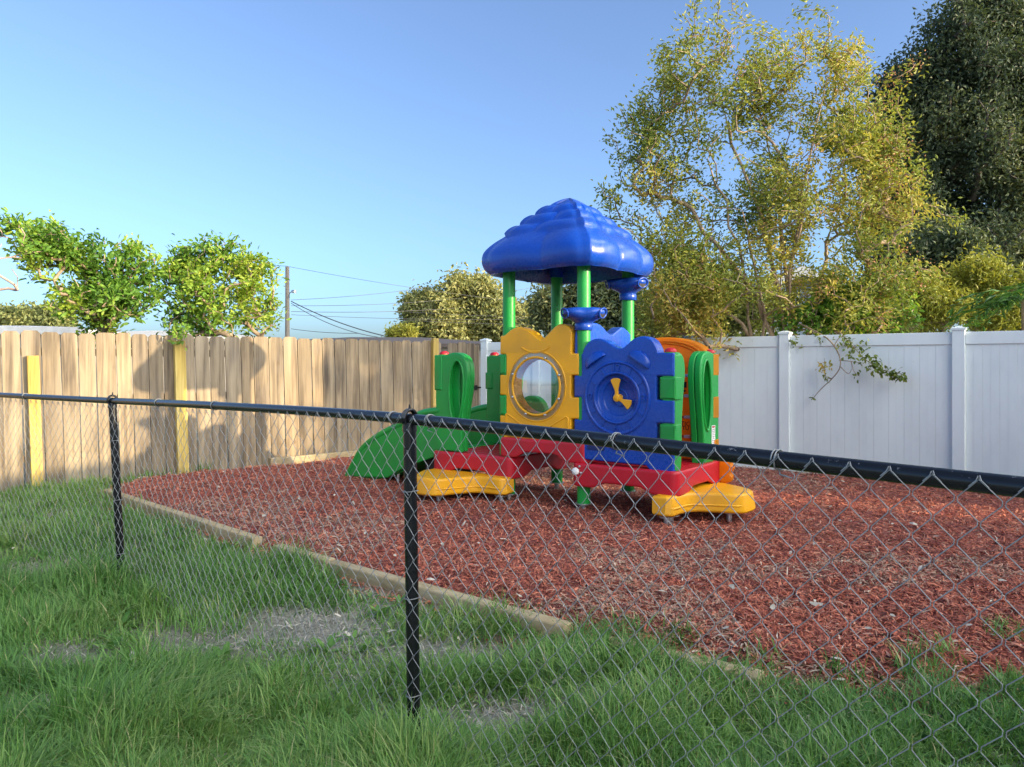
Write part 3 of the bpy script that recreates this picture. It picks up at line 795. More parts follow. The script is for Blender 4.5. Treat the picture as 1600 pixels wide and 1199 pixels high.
PCX, PCZ = pl(843.6, 603.5)
yp = plate('porthole_panel', fillet(yo, .012, 2), [ellipse(PCX, PCZ, .255, .255)], .135, .016, MU, (0, 0, 0), YELLOW, ps)
def ringmesh(mb, c, rx, rz, t, r, M=None, n=56, sides=8):
    a = np.linspace(0, 2 * np.pi, n)
    mb.tube([(c[0] + rx * math.cos(x), -t, c[1] + rz * math.sin(x)) for x in a], r, sides, False)
m = MB(); ringmesh(m, (PCX, PCZ), .275, .275, .068, .013); ringmesh(m, (PCX, PCZ), .335, .335, .062, .011)
m.tube([(x, -.064, z) for x, z in spline([(-.66, 1.565), (-.60, 1.535), (-.50, 1.515), (-.40, 1.535), (-.34, 1.565)], 6)], .011, 8)
for s_ in (-1, 1):
    c = PCX
    m.tube([(c + s_ * x, -.064, z) for x, z in fillet([(.36, .76), (.06, .76), (.36, .93)], .04, 4) + [(.36, .80), (.36, .765)]], .010, 8)
m.build('raised_ridge', YELLOW, yp, True)
# clear bubble window: dome and flange
m = MB(); rr = np.linspace(0.001, .25, 12); na = 56; a = np.arange(na) * 2 * np.pi / na
V = np.array([[(PCX + r_ * math.cos(x), -.071 - .035 * (1 - min(1, r_ / .25) ** 2), PCZ + r_ * math.sin(x)) for x in a] for r_ in list(rr) + [.325]]).reshape(-1, 3)
i = np.arange(12)[:, None] * na; j = np.arange(na)[None, :]; j2 = (j + 1) % na
m.add(V, np.stack([i + j, i + na + j, i + na + j2, i + j2], -1).reshape(-1, 4))
win = m.build('bubble_window', CLEAR, yp, True)
for k in range(8):
    m = MB(); x = R(22 + 45 * k); c = (PCX + .29 * math.cos(x), -.079, PCZ + .29 * math.sin(x)); m.tube([(c[0], -.070, c[2]), (c[0], -.084, c[2]), (c[0], -.088, c[2])], [.012, .012, .007], 10); m.build('window_bolt', STEEL, yp, True, 50)

# ---- blue clock panel
btop = spline([(.02, 1.50), (.045, 1.56), (.10, 1.615), (.19, 1.635), (.28, 1.61), (.36, 1.56), (.41, 1.545), (.46, 1.56), (.54, 1.625), (.64, 1.645), (.72, 1.61), (.765, 1.54), (.775, 1.505)], 6)
bl = side_edge(-.066, .012, False, 0); br = side_edge(LL + .058, LL - .10, True, 0)
bo = tabbed(btop, bl, [(LL - .06, 1.505)] + br, [(LL - .10, .50), (LL - .06, .44)][:0] + [(LL + .058, .50), (LL + .058, .455), (LL - .13, .455), (LL - .20, .53), (.10, .535), (.02, .535)])
bo = [p for p in bo if not (abs(p[1] - .50) < 1e-6 and p[0] < .2)]
CCX, CCZ = pl(969, 621.5)
cp = plate('clock_panel', fillet(bo, .012, 2), [ellipse(CCX, CCZ, .205, .205)], .135, .018, MU, (0, 0, 0), BLUE, ps)
m = MB(); ringmesh(m, (CCX, CCZ), .315, .315, .064, .017, n=72); ringmesh(m, (CCX, CCZ), .222, .222, .066, .015, n=72)
m.build('dial_rim', BLUE, cp, True)
m = MB(); nr = 56; a = np.arange(nr) * 2 * np.pi / nr
prof = [(.21, -.05), (.195, -.035), (.165, -.030), (.158, -.018), (.15, -.012), (.001, -.010)]
V = np.array([[(CCX + r_ * math.cos(x), t_, CCZ + r_ * math.sin(x)) for x in a] for r_, t_ in prof]).reshape(-1, 3)
i = np.arange(len(prof) - 1)[:, None] * nr; j = np.arange(nr)[None, :]; j2 = (j + 1) % nr
m.add(V, np.stack([i + j, i + j2, i + nr + j2, i + nr + j], -1).reshape(-1, 4))
ringmesh(m, (CCX, CCZ - .0), .075, .075, .012, .008)
m.build('dial', BLUE, cp, True, 50)
# embossed numerals and hour ticks
for txt, ang in (('12', 90), ('3', 0), ('6', 270), ('9', 180)):
    me = text_mesh(txt, .09, .010); me.transform(MU); me.transform(Matrix.Translation((CCX + .265 * math.cos(R(ang)), -.070, CCZ + .265 * math.sin(R(ang))))); link('numeral', me, BLUE, cp)
for h in range(12):
    if h % 3 == 0: continue
    t = R(90 - 30 * h); bm = bmesh.new()
    bmesh.ops.create_cube(bm, size=1, matrix=Matrix.Translation((CCX + .265 * math.cos(t), -.068, CCZ + .265 * math.sin(t))) @ Matrix.Rotation(-t, 4, 'Y') @ Matrix.Diagonal((.06, .014, .014, 1)))
    me = bpy.data.meshes.new('hour_tick'); bm.to_mesh(me); bm.free(); link('hour_tick', me, BLUE, cp)
# clock hands
def hand(ang, L, w0, w1):
    d = np.array([math.cos(R(ang)), math.sin(R(ang))]); s_ = np.array([-d[1], d[0]]); c = np.array([CCX, CCZ])
    return [c + d * .0 + s_ * w0, c + d * L * .4 + s_ * w0 * .95, c + d * L * .93 + s_ * w1, c + d * L + s_ * w1 * .4, c + d * L - s_ * w1 * .4, c + d * L * .93 - s_ * w1, c + d * L * .4 - s_ * w0 * .95, c - s_ * w0]
for nm, ang, L, w1 in (('clock_hand', 96, .175, .05), ('clock_hand', -26, .145, .048)):
    plate(nm, fillet([tuple(p) for p in hand(ang, L, .017, w1)][::-1], .012, 3), [], .018, .005, MU, (0, -.05 - (.004 if ang > 0 else 0), 0), YELLOW, cp)
m = MB(); m.tube([(CCX, -.01, CCZ), (CCX, -.068, CCZ), (CCX, -.074, CCZ)], [.034, .034, .02], 24); m.tube([(CCX, -.074, CCZ), (CCX, -.079, CCZ)], .012, 12); m.build('hand_hub', YELLOW, cp, True, 50)
# alarm bells: two half domes
for sx, px_, py_, ang in ((-1, 938, 561, 33), (1, 1004, 560, -33)):
    a_, z_ = pl(px_, py_); m = MB(); n1, n2 = 14, 24; V = []
    for i in range(n1):
        for j in range(n2):
            th = (i / (n1 - 1)) * np.pi; ph = (j / (n2 - 1)) * np.pi
            V.append((.118 * math.cos(th), -.052 * math.sin(th) * (min(1, (ph / np.pi * 1.15)) ** .55 if j < n2 - 1 else -.2), .088 * math.sin(th) * math.cos(ph / 2)))
    V = np.array(V); c_, s_ = math.cos(R(ang)), math.sin(R(ang))
    X_ = V[:, 0] * c_ - V[:, 2] * s_; Z_ = V[:, 0] * s_ + V[:, 2] * c_
    V = np.column_stack([a_ + X_, -.066 + V[:, 1], z_ - .03 + Z_]); i = np.arange(n1 - 1)[:, None] * n2; j = np.arange(n2 - 1)[None, :]
    m.add(V, np.stack([i + j, i + n2 + j, i + n2 + j + 1, i + j + 1], -1).reshape(-1, 4)); 
    m.build('bell', BLUE, cp, True, 60)
# two little slots low on the panel, their inner shade painted as dark plates
for px_ in (937, 975):
    a_, z_ = pl(px_, 699); plate('slot', fillet([(a_ - .09, z_ - .022), (a_ + .09, z_ - .022), (a_ + .09, z_ + .022), (a_ - .09, z_ + .022)], .02, 4), [], .012, .004, MU, (0, -.068, 0), DKBLUE, cp)

# ---- blue arch panel on the right side of the raised deck, orange shop panel at the back
at = spline([(-.05, 1.50), (-.04, 1.70), (.03, 1.775), (.14, 1.79), (.26, 1.765), (.38, 1.705), (.46, 1.695), (.56, 1.735), (.68, 1.77), (LL - .02, 1.70), (LL + .05, 1.60)], 6)
ao = at + [(LL + .06, .70), (LL - .10, .70)] + [(LL / 2 + .30 * math.cos(t), 1.15 + .30 * math.sin(t)) for t in np.linspace(0, np.pi, 17)] + [(.13, .70), (-.05, .70)]
plate('arch_panel', ao, [], .12, .016, MV, (0, 0, 0), BLUE, ps, -.012)
bo_ = fillet([(-LL + .02, .69), (-LL + .02, 1.47), (-.02, 1.47), (-.02, .69), (-.14, .69), (-.14, .80), (-LL + .14, .80), (-LL + .14, .69)][::-1], .05, 4)
plate('back_panel', bo_, [ellipse(pl(833, 645, LL)[0], pl(833, 645, LL)[1], .19, .19)], .10, .016, MU, (0, LL, 0), GREEN, ps)
rc = LL / 2
ot = [(rc + (.42) * math.cos(t) * 1.06, 1.47 + .195 * math.sin(t)) for t in np.linspace(np.pi, 0, 25)]
ol = side_edge(-.05, .03, False, 0); orr = side_edge(LL + .068, LL - .02, True, 0)
oo = [(-.05, 1.50)] + ot + orr + [(LL + .05, .50), (-.05, .50)] 
op = plate('shop_panel', fillet(oo, .008, 2), [], .15, .018, MU, (0, LL, 0), ORANGE, ps)
m = MB()
for sc2 in (.90, .80):
    m.tube([(rc + .42 * 1.06 * sc2 * math.cos(t), LL - .077, 1.47 + .195 * sc2 * math.sin(t) - .02) for t in np.linspace(np.pi, 0, 25)], .011, 8)
x0_ = pl(1079, 600, LL - .08)[0]
m.box((x0_ - .006, LL - .086, .56), (x0_ + .006, LL - .076, 1.36)); m.box((x0_ - .35, LL - .086, 1.355), (x0_ + .10, LL - .0755, 1.367))
m.build('raised_ridge', ORANGE, op, True, 50)
for py_ in (587, 619, 652, 682.5):
    a_, z_ = pl(1074, py_, LL - .1); m = MB(); m.box((a_ - .032, LL - .115, z_ - .014), (a_ + .032, LL - .074, z_ + .014)); o = m.build('peg', WHITEP, op); b = o.modifiers.new('b', 'BEVEL'); b.width = .006; b.segments = 2
    m = MB(); m.box((a_ - .085, LL - .084, z_ - .011), (a_ - .034, LL - .074, z_ + .009)); m.build('peg_slot', REDINK, op)
a_, z_ = pl(1068, 601.5, LL - .08); m = MB(); m.box((a_ - .05, LL - .0805, z_ - .028), (a_ + .03, LL - .0745, z_ + .028))
a2, z2 = pl(1068, 611, LL - .08); m.box((a2 - .04, LL - .0800, z2 - .010), (a2 + .02, LL - .0746, z2 + .010))
m.build('printed_square', INK_SHADE, op)
for txt, px_, py_, sz in (('TIC', 1074, 663, .062), ('TU', 1074, 669.5, .055)):
    me = text_mesh(txt, sz, .0012); a_, z_ = pl(px_, py_, LL - .08); me.transform(MU); me.transform(Matrix.Translation((a_ - .02, LL - .0765, z_))); link('lettering', me, INK_SHADE, op)

# ---- green handle panels
def handle_panel(a0, b0, M, sg, sticker=False, tabs=((1.13, 1.50),)):
    base = [(-.066, .50), (.285, .50), (.295, .70), (.325, .92), (.365, 1.15), (.375, 1.32), (.35, 1.44), (.28, 1.505), (.18, 1.525), (.06, 1.50), (-.066, 1.495)]
    body = spline(base[1:10], 5); o1 = [base[0]] + body + [base[10]]
    hole = [(.225 + (.098 + .012 * math.sin(t)) * math.cos(t) + .012 * math.sin(t), 1.12 + .325 * math.sin(t)) for t in np.linspace(0, 2 * np.pi, 48, endpoint=False)]
    slit = ellipse(.235, 1.12, .022, .22, 28)
    mir = lambda P: [(p[0] * sg, p[1]) for p in P][::(1 if sg > 0 else -1)]
    f = plate('handle_panel', mir(o1), [mir(hole)], .062, .014, M, (a0, b0, 0), GREEN, ps, .034)
    plate('back_plate', mir(o1), [mir(slit)], .06, .012, M, (a0, b0, 0), GREEN, f, -.030)
    m = MB(); hp = hole + [hole[0]]
    V = [Vector((p[0] * sg, p[1], .066)) for p in hp]; V = [M @ q for q in V]; m.tube([(q.x + a0, q.y + b0, q.z) for q in V], .012, 8, False)
    m.build('grip_rim', GREEN, f, True)
    for z0, z1 in tabs:
        plate('tab', mir(fillet([(-.078, z0), (.03, z0), (.03, z1), (-.078, z1)], .01, 3)), [], .15, .014, M, (a0, b0, 0), GREEN, f)
    if sticker:
        p0, p1, z0, z1 = .03, .115, .60, .835
        q = mir([(p0, z0), (p1, z0), (p1, z1), (p0, z1)]); st = plate('warning_sticker', q, [], .002, .0004, M, (a0, b0, 0), WHITEP, f, .0665)
        m = MB()
        for k, (za, zb) in enumerate([(.815, .828)]):
            V = [M @ Vector((x * sg, z, .0682)) for x, z in ((p0 + .008, za), (p1 - .008, za), (p1 - .008, zb), (p0 + .008, zb))]; m.add([(q.x + a0, q.y + b0, q.z) for q in V], [(0, 1, 2, 3)])
        m.build('print', REDINK, st); m = MB()
        for k in range(11):
            za = .795 - .017 * k; V = [M @ Vector((x * sg, z, .0682)) for x, z in ((p0 + .008, za), (p1 - .008 - .02 * random.random(), za), (p1 - .012, za + .006), (p0 + .008, za + .006))]; m.add([(q.x + a0, q.y + b0, q.z) for q in V], [(0, 1, 2, 3)])
        m.build('print', GREYINK, st)
    return f
handle_panel(-2 * LL, 0, MU, 1)
handle_panel(-2 * LL, LL, MU, 1, tabs=((1.12, 1.31),))
plate('side_rail', spline([(-.06, .50), (.085, .50), (.10, .72), (.115, .95), (.15, 1.18), (.175, 1.34), (.15, 1.45), (.08, 1.505), (-.06, 1.50)], 5), [], .125, .03, MV, (LL, 0, 0), GREEN, ps)
handle_panel(LL, LL, MV, -1, sticker=True, tabs=())
# green tabs wrapping the front poles beside the yellow and blue panels
for a0, lv in ((-LL - .072, (0, 2, 4)), (LL - .074, (1, 3))):
    for k in lv:
        w_ = .086 if a0 < 0 else .15
        plate('tab', fillet([(a0, Z5[k + 1] + .004), (a0 + w_, Z5[k + 1] + .004), (a0 + w_, Z5[k] - .004), (a0, Z5[k] - .004)], .01, 3), [], .140 if a0 < 0 else .138, .018, MU, (0, 0, 0), GREEN, ps)

# ---- slide
near = [pl(x, y, -.03) for x, y in ((692, 641), (660, 646), (628, 662), (592, 681), (568, 700), (554.7, 722), (544, 743), (560, 745.5), (608, 746.5), (632, 732), (690, 711))]
near = [(a, z) for a, z in near]
near[0] = (-2 * LL - .02, near[0][1]); near[-1] = (-2 * LL - .02, near[-1][1])
slide = plate('slide', spline(near[:7], 5) + near[7:], [], .06, .016, MU, (0, -.03, 0), GREEN, ps)
far_ = plate('side_wall', spline(near[:7], 5) + near[7:], [], .06, .016, MU, (0, LL + .03, 0), GREEN, slide)
m = MB()
for b_ in (-.03, LL + .03): m.tube([(a, b_, z - .004) for a, z in spline(near[:7], 5)], .042, 10)
m.build('rim', GREEN, slide, True)
ax = near[6][0]; bed = spline([(-2 * LL + .06, .50), (-2 * LL - .12, .485), (-2 * LL - .5, .30), (-2 * LL - .95, .14), (ax + .02, .105)], 8)
m = MB(); V = []
for a, z in bed: V += [(a, -.0, z), (a, LL, z), (a, LL, z - .035), (a, -.0, z - .035)]
q = []
for i in range(len(bed) - 1):
    for j in range(4): q.append((i * 4 + j, i * 4 + (j + 1) % 4, i * 4 + 4 + (j + 1) % 4, i * 4 + 4 + j))
m.add(V, q + [(0, 3, 2, 1), tuple(len(V) - 4 + k for k in range(4))]); m.build('slide_bed', GREEN, slide, True, 40)
m = MB(); m.box((-2 * LL - .30, .03, .20), (-2 * LL - .09, LL - .03, .40)); m.build('under_slide_shade', SHADEBLACK, slide)  # black box added to stand for the deep shade under the slide
for b_ in (.06, LL - .06): MB().tube([(-2 * LL - .75, b_, -.1), (-2 * LL - .75, b_, .22)], .02, 10).build('slide_foot', STEEL, slide, True, 50)
# ---- yellow steps
def stepmesh(M2, loc):
    o1 = [(-.09, .02), (-.09, -.10), (-.04, -.155), (.10, -.165), (.22, -.20), (.30, -.33), (.38, -.52), (.46, -.58), (.64, -.58), (.76, -.50), (.86, -.33), (.93, -.20), (.93, .02)]
    out = spline(o1[1:12], 5); out = [o1[0]] + out + [o1[12]]
    me = extrude_mesh('step', out[::-1], [], .168, .026)
    # flare the lower half slightly outwards as a moulded skirt
    c = Vector((.42, -.2, 0))
    for v_ in me.vertices:
        k = 1.0 + (.035 if v_.co.z < -.01 else 0.0)
        if v_.co.y < -.01: v_.co.x = c.x + (v_.co.x - c.x) * k; v_.co.y *= k
    me.transform(M2); me.transform(Matrix.Translation(loc)); 
    o = wn(link('step', me, YELLOW, ps, True, 40)); m = MB()
    def w(p): q = M2 @ Vector((p[0], p[1], 0)); return (q.x + loc[0], q.y + loc[1])
    line = [w(p) for p in out if p[1] < -.03]
    m.tube([(p[0], p[1], loc[2] - .018) for p in line], .012, 7)
    m.build('moulded_ridge', YELLOW, o, True)
    for p in ((-.0, -.07), (.50, -.42), (.80, -.12)):
        m = MB(); q = w(p); m.tube([(q[0], q[1], -.1), (q[0], q[1], loc[2] - .09)], .025, 12); m.tube([(q[0], q[1], loc[2] - .103), (q[0], q[1], loc[2] - .094)], .065, 18); m.build('steel_foot', STEEL, o, True, 50)
ROTV = Matrix.Rotation(R(90), 4, 'Z')
stepmesh(ROTV, (LL - .06, -.10, .224))                                     # right step, along the right deck's outer side
stepmesh(Matrix.Diagonal((-1, 1, 1, 1)), (-LL + .0, -.06, .224))           # left step, along the left deck's front
# mirrored mesh: turn its faces the right way round
for o in [c for c in ps.children if c.name.startswith('step')][1:2]: o.data.flip_normals()

# ---- roof
def roof():
    base = [(.0, 2.93), (.22, 2.80), (.44, 2.58), (.53, 2.42), (.575, 2.30), (.605, 2.285), (.645, 2.33), (.665, 2.41), (.648, 2.50), (.58, 2.585), (.485, 2.665)]
    base = [(h * 1.05, z) for h, z in base]
    rows = [(.509, 2.665, .385, 2.775), (.385, 2.775, .265, 2.885), (.265, 2.885, .145, 2.985), (.145, 2.985, .0, 3.065)]
    prof = [(*p, 0.0, -1) for p in base[:6]]
    br = spline(base[5:], 6); n0 = len(br)
    for k, p in enumerate(br[1:]): prof.append((p[0], p[1], math.sin(math.pi * min(1, (k + 1) / (n0 - 1))) ** .5 if k > n0 * .2 else 1.0, 0))
    for ri, (h0, z0, h1, z1) in enumerate(rows):
        for k in range(1, 9):
            t = k / 8; h = h0 + (h1 - h0) * t; z = z0 + (z1 - z0) * t; b_ = abs(math.sin(math.pi * t)) ** .6
            nx, nz = (z1 - z0), (h0 - h1); l_ = math.hypot(nx, nz); am = (.030, .030, .026, .010)[ri]
            prof.append((max(0, h + nx / l_ * am * b_), z + nz / l_ * am * b_, b_, ri + 1))
    na = 240; V = []
    for (h, z, b_, ri) in prof:
        for j in range(na):
            f_ = j / na * 4; face = int(f_); t = f_ - face           # t in 0..1 along one face, 0 and 1 at the corners
            x = 2 * t - 1; pw = 5.5 if ri <= 0 else 7.0
            rad = (1 + abs(x) ** pw) ** (-1 / pw)                    # rounded square
            pu = 0
            if ri >= 0:
                nseg = 2 if face % 2 == 0 else 3
                if ri >= 4: nseg = 1
                st_ = (.20 if ri % 2 else -.16) * math.sin(math.pi * t); ph = t * nseg + st_; seam = abs(math.sin(math.pi * ph)) ** .5; seam = 1 - (1 - seam) * min(1, max(0, (1 - abs(x)) / .12 - .6))
                corner = 1 - math.exp(-((1 - abs(x)) / .03) ** 2)
                pu = -.038 * (1 - seam) * (.35 + .65 * b_) + .007 * (1 - corner)
            hh = h * rad + pu * (1 if h > .05 else h / .05)
            px_, py_ = hh * x, -hh
            c_, s_ = math.cos(face * math.pi / 2), math.sin(face * math.pi / 2)
            V.append((px_ * c_ - py_ * s_ - LL / 2, px_ * s_ + py_ * c_ + LL / 2, z + (pu * .5 if ri >= 0 else 0)))
    n = len(prof); i = np.arange(n - 1)[:, None] * na; j = np.arange(na)[None, :]; j2 = (j + 1) % na
    m = MB(); m.add(V, np.stack([i + j, i + j2, i + na + j2, i + na + j], -1).reshape(-1, 4))
    o = m.build('roof', BLUE, ps, True)
    return o
rf = roof()
for a, b in ((-LL, 0), (0, 0), (-LL, LL), (0, LL)): MB().tube([(a, b, 2.34), (a, b, 2.52)], .075, 20).build('pole_socket', BLUE, rf, True, 50)
m = MB(); m.tube([(.045, -.16, 2.37), (.06, -.205, 2.372)], .018, 12); m.build('bolt_hole', DKBLUE, rf, True, 50)  # dark plug, the shade of the hole put into its colour

# ---- blue talk tubes on the poles
def horn(a, b, z0, rot, s_=1.0):
    prof = [(.078, .0), (.082, .004), (.082, .05), (.075, .062), (.080, .070), (.100, .085), (.130, .100), (.156, .120), (.170, .145), (.171, .165), (.164, .185), (.145, .200), (.10, .207), (.06, .207)]
    na = 64; V = []
    for r_, z in prof:
        for j in range(na):
            t = 2 * np.pi * j / na; k = np.clip((z - .07) / .09, 0, 1)
            lobe = 1 + k * (.34 * max(0, math.cos(1.5 * ((t - rot + math.pi) % (2 * math.pi / 3) - math.pi / 3))) ** 2 - .10)
            V.append((a + r_ * lobe * math.cos(t) * s_, b + r_ * lobe * math.sin(t) * s_, z0 + z * s_))
    n = len(prof); i = np.arange(n - 1)[:, None] * na; j = np.arange(na)[None, :]; j2 = (j + 1) % na
    m = MB(); m.add(V, np.stack([i + j, i + j2, i + na + j2, i + na + j], -1).reshape(-1, 4)); o = m.build('talk_tube', BLUE, ps, True, 60)
    for k in range(3):
        t = rot - math.pi + math.pi / 3 + k * 2 * math.pi / 3; d = np.array([math.cos(t), math.sin(t), 0]); sd = np.array([-d[1], d[0], 0]); c = np.array([a, b, z0 + .152 * s_]) + d * .200 * s_
        m = MB(); aa = np.linspace(0, 2 * np.pi, 25); tilt = np.array([0, 0, 1.0]) * .93 + d * .25
        rim = [c + sd * .062 * math.cos(x) * s_ + tilt * .046 * math.sin(x) * s_ for x in aa]
        m.tube(rim, .0085, 7, False); m.build('horn_rim', BLUE, o, True)
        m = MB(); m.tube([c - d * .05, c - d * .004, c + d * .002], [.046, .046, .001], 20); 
        m.build('horn_shade_disc', INK_SHADE, o, True, 40)  # black disc paints the shade inside the opening, no real hollow
toCam = math.atan2(-CW[1], -CW[0]) + AL
horn(0, 0, 1.715, toCam + R(180), 1.0)
horn(0, LL, 2.05, toCam + R(160), 1.06)
# bolt caps on the red deck corner
def bead(c, r_, mat, name):
    m = MB(); t = np.linspace(-np.pi / 2, np.pi / 2, 11); m.tube([(c[0], c[1] - r_ * math.sin(x) * .8, c[2]) for x in t], [max(.0005, r_ * math.cos(x)) for x in t], 16); m.build(name, mat, ps, True)
a_, z_ = pl(900.5, 736.5, -.11); bead((a_, -.125, z_), .036, WHITEP, 'bolt_cap')
for px_, py_ in ((906, 729), (908, 739)): a_, z_ = pl(px_, py_, -.10); bead((a_, -.108, z_), .012, STEEL, 'bolt_head')
# little scalloped climbing hold behind the right deck
so_ = spline([(0, 0), (.09, 0), (.115, .05), (.10, .085), (.125, .13), (.105, .175), (.115, .215), (.06, .235), (0, .22)], 4, True)
a_, z_ = pl(1128, 752, LL + .02); plate('climbing_hold', so_, [], .09, .02, MU, (a_ - .01, LL + .02, z_), ORANGE, ps)

# ================================================================ VEGETATION
def ell(px, py, rx, ry, Y, rY):
    """ellipsoid from its place and size in the photo at distance Y"""
    c = W(px, py, Y); s_ = Y / F
    return c, np.array([rx * s_, rY, ry * s_])
def clumped(ells, k, size, shell=.8):
    out = []
    for c, r_ in ells:
        for _ in range(k):
            d = rng.normal(size=3); d /= np.linalg.norm(d); f = shell * rng.random() ** .3
            out.append((c + d * r_ * f, np.full(3, r_.mean()) * size * rng.uniform(.6, 1.3)))
    return out
def sample(ells, n, power=.45):
    vol = np.array([np.prod(e[1]) ** (2 / 3) for e in ells]); k = rng.choice(len(ells), n, p=vol / vol.sum()); out = np.zeros((n, 3))
    d = rng.normal(size=(n, 3)); d /= np.linalg.norm(d, axis=1)[:, None]; r_ = rng.random(n) ** power
    C = np.array([e[0] for e in ells])[k]; Rr = np.array([e[1] for e in ells])[k]
    return C + d * r_[:, None] * Rr
def skeleton(stems, tips, seg, jit=.12, up=.10):
    pos = []; par = []; chains = []
    for st in stems:
        ch = []; prev = -1
        for p in st: pos.append(np.array(p, float)); par.append(prev); prev = len(pos) - 1; ch.append(prev)
        chains.append(ch)
    base = np.mean([s_[0] for s_ in stems], axis=0)
    tips = tips[np.argsort(np.linalg.norm(tips - base, axis=1))]
    buf = np.zeros((len(pos) + len(tips) * 14, 3)); nn = len(pos); buf[:nn] = pos; tipch = []
    for tp in tips:
        d = buf[:nn] - tp; dist = np.linalg.norm(d, axis=1) + 1.2 * np.maximum(0, d[:, 2])
        i = int(np.argmin(dist)); a = buf[i].copy(); D = np.linalg.norm(tp - a)
        if D < 1e-3: continue
        k = int(np.clip(math.ceil(D / seg), 1, 9)); ch = [i]; prev = i
        for t in np.arange(1, k + 1) / k:
            p = a + (tp - a) * t + np.array([0, 0, up * D * math.sin(math.pi * t)]) + (rng.normal(0, jit * D / k, 3) if t < 1 else 0)
            buf[nn] = p; par.append(prev); prev = nn; ch.append(nn); nn += 1
        chains.append(ch); tipch.append(ch)
    cnt = np.zeros(nn); leafs = np.ones(nn, bool)
    for i in range(nn):
        if par[i] >= 0: leafs[par[i]] = False
    cnt[leafs] = 1
    for i in range(nn - 1, -1, -1):
        if par[i] >= 0: cnt[par[i]] += cnt[i]
    return buf[:nn], cnt, chains, tipch
def wood_mesh(pos, cnt, chains, r0, ex, sides=6, rmax=1.0):
    m = MB()
    for ch in chains:
        if len(ch) < 2: continue
        r_ = np.minimum(r0 * cnt[ch] ** ex, rmax)
        if len(ch) > 1: r_[0] = min(r_[0], r_[1] * 1.25)
        m.tube(pos[ch], r_, sides, False)
    return m
def leaf_cloud(mb, P, L, w, rnd, droop=.2, dirs=None, fold=.25, broad=False):
    n = len(P); d = rng.normal(size=(n, 3)) if dirs is None else dirs + rng.normal(0, .45, (n, 3))
    d[:, 2] -= droop; d /= np.linalg.norm(d, axis=1)[:, None]
    s_ = np.cross(d, rng.normal(size=(n, 3)) + np.array([0, 0, 1.2])); s_ /= np.linalg.norm(s_, axis=1)[:, None]
    nr = np.cross(s_, d); LL_ = L * rng.uniform(.65, 1.25, n)[:, None]; ww = w * rng.uniform(.7, 1.2, n)[:, None]
    if broad:
        h = s_ * ww / 2 + nr * ww * fold; g = -s_ * ww / 2 + nr * ww * fold; cv = nr * LL_
        v = np.stack([P, P + d * LL_ * .28 + h * .75, P + d * LL_ * .66 + h * .95 - cv * .05, P + d * LL_ - cv * .16, P + d * LL_ * .66 + g * .95 - cv * .05, P + d * LL_ * .28 + g * .75], 1).reshape(-1, 3); i = np.arange(n)[:, None] * 6
        mb.add(v, np.concatenate([i + np.array([[0, 1, 5]]), i + np.array([[2, 3, 4]])]), np.concatenate([rnd, rnd])); mb.add(np.zeros((0, 3)), (i + np.array([[1, 2, 4, 5]])) - len(v), rnd)
        return
    a = P; b = P + d * LL_ * .45 + s_ * ww / 2 + nr * ww * fold; c = P + d * LL_ - nr * LL_ * .12; e = P + d * LL_ * .45 - s_ * ww / 2 + nr * ww * fold
    v = np.stack([a, b, c, e], 1).reshape(-1, 3); i = np.arange(n)[:, None] * 4
    mb.add(v, np.concatenate([i + np.array([[0, 1, 2]]), i + np.array([[0, 2, 3]])]), np.concatenate([rnd, rnd]))
def clusters(pos, tipch, per, spread, frac=.75):
    out = []; dirs = []
    for ch in tipch:
        p = pos[ch]; seg = np.diff(p, axis=0); Ls = np.linalg.norm(seg, axis=1); cum_ = np.concatenate([[0], np.cumsum(Ls)]); T = cum_[-1]
        k = rng.poisson(per); t = T * (1 - frac * rng.random(k) ** 1.3)
        q = np.stack([np.interp(t, cum_, p[:, c]) for c in range(3)], -1); out.append(q + rng.normal(0, spread, (k, 3)))
        dd = (p[-1] - p[-2]) / (np.linalg.norm(p[-1] - p[-2]) + 1e-9); dirs.append(np.tile(dd, (k, 1)))
    return np.concatenate(out), np.concatenate(dirs)
def tone(P, sc_, seed, lo, hi):
    t = vnoise(P[:, 0] + P[:, 2] * .7, P[:, 1] * .8 + P[:, 2] * 1.1, sc_, seed); return np.clip(lo + (hi - lo) * (t * .6 + .4 * rng.random(len(P))) , 0, 1)
def plant(name, label, cat, base, stems, ells, ntips, seg, per, spread, L, w, leaf, bk, r0, ex=.42, group=None, droop=.2, lo=0, hi=1, power=.45, tscale=1.5, up=.1, use_dirs=True, rmax=1.0, trunk='trunk', frac=.75, extra=None, broad=False):
    base = np.array(base, float); o = empty(name, tuple(base)); tag(o, label, cat, group)
    tips = sample(ells, ntips, power)
    if extra is not None: tips = np.concatenate([tips, extra])
    pos, cnt, chains, tipch = skeleton(stems, tips, seg, up=up)
    wood_mesh(pos - base, cnt, chains, r0, ex, rmax=rmax).build(trunk, bk, o, True)
    P, D = clusters(pos, tipch, per, spread, frac); m = MB(); leaf_cloud(m, P - base, L, w, tone(P, tscale, hash(name) % 50 + 50 if False else len(name) + 60, lo, hi), droop, D if use_dirs else None, broad=broad)
    m.build('crown', leaf, o); return o, pos, tipch, base

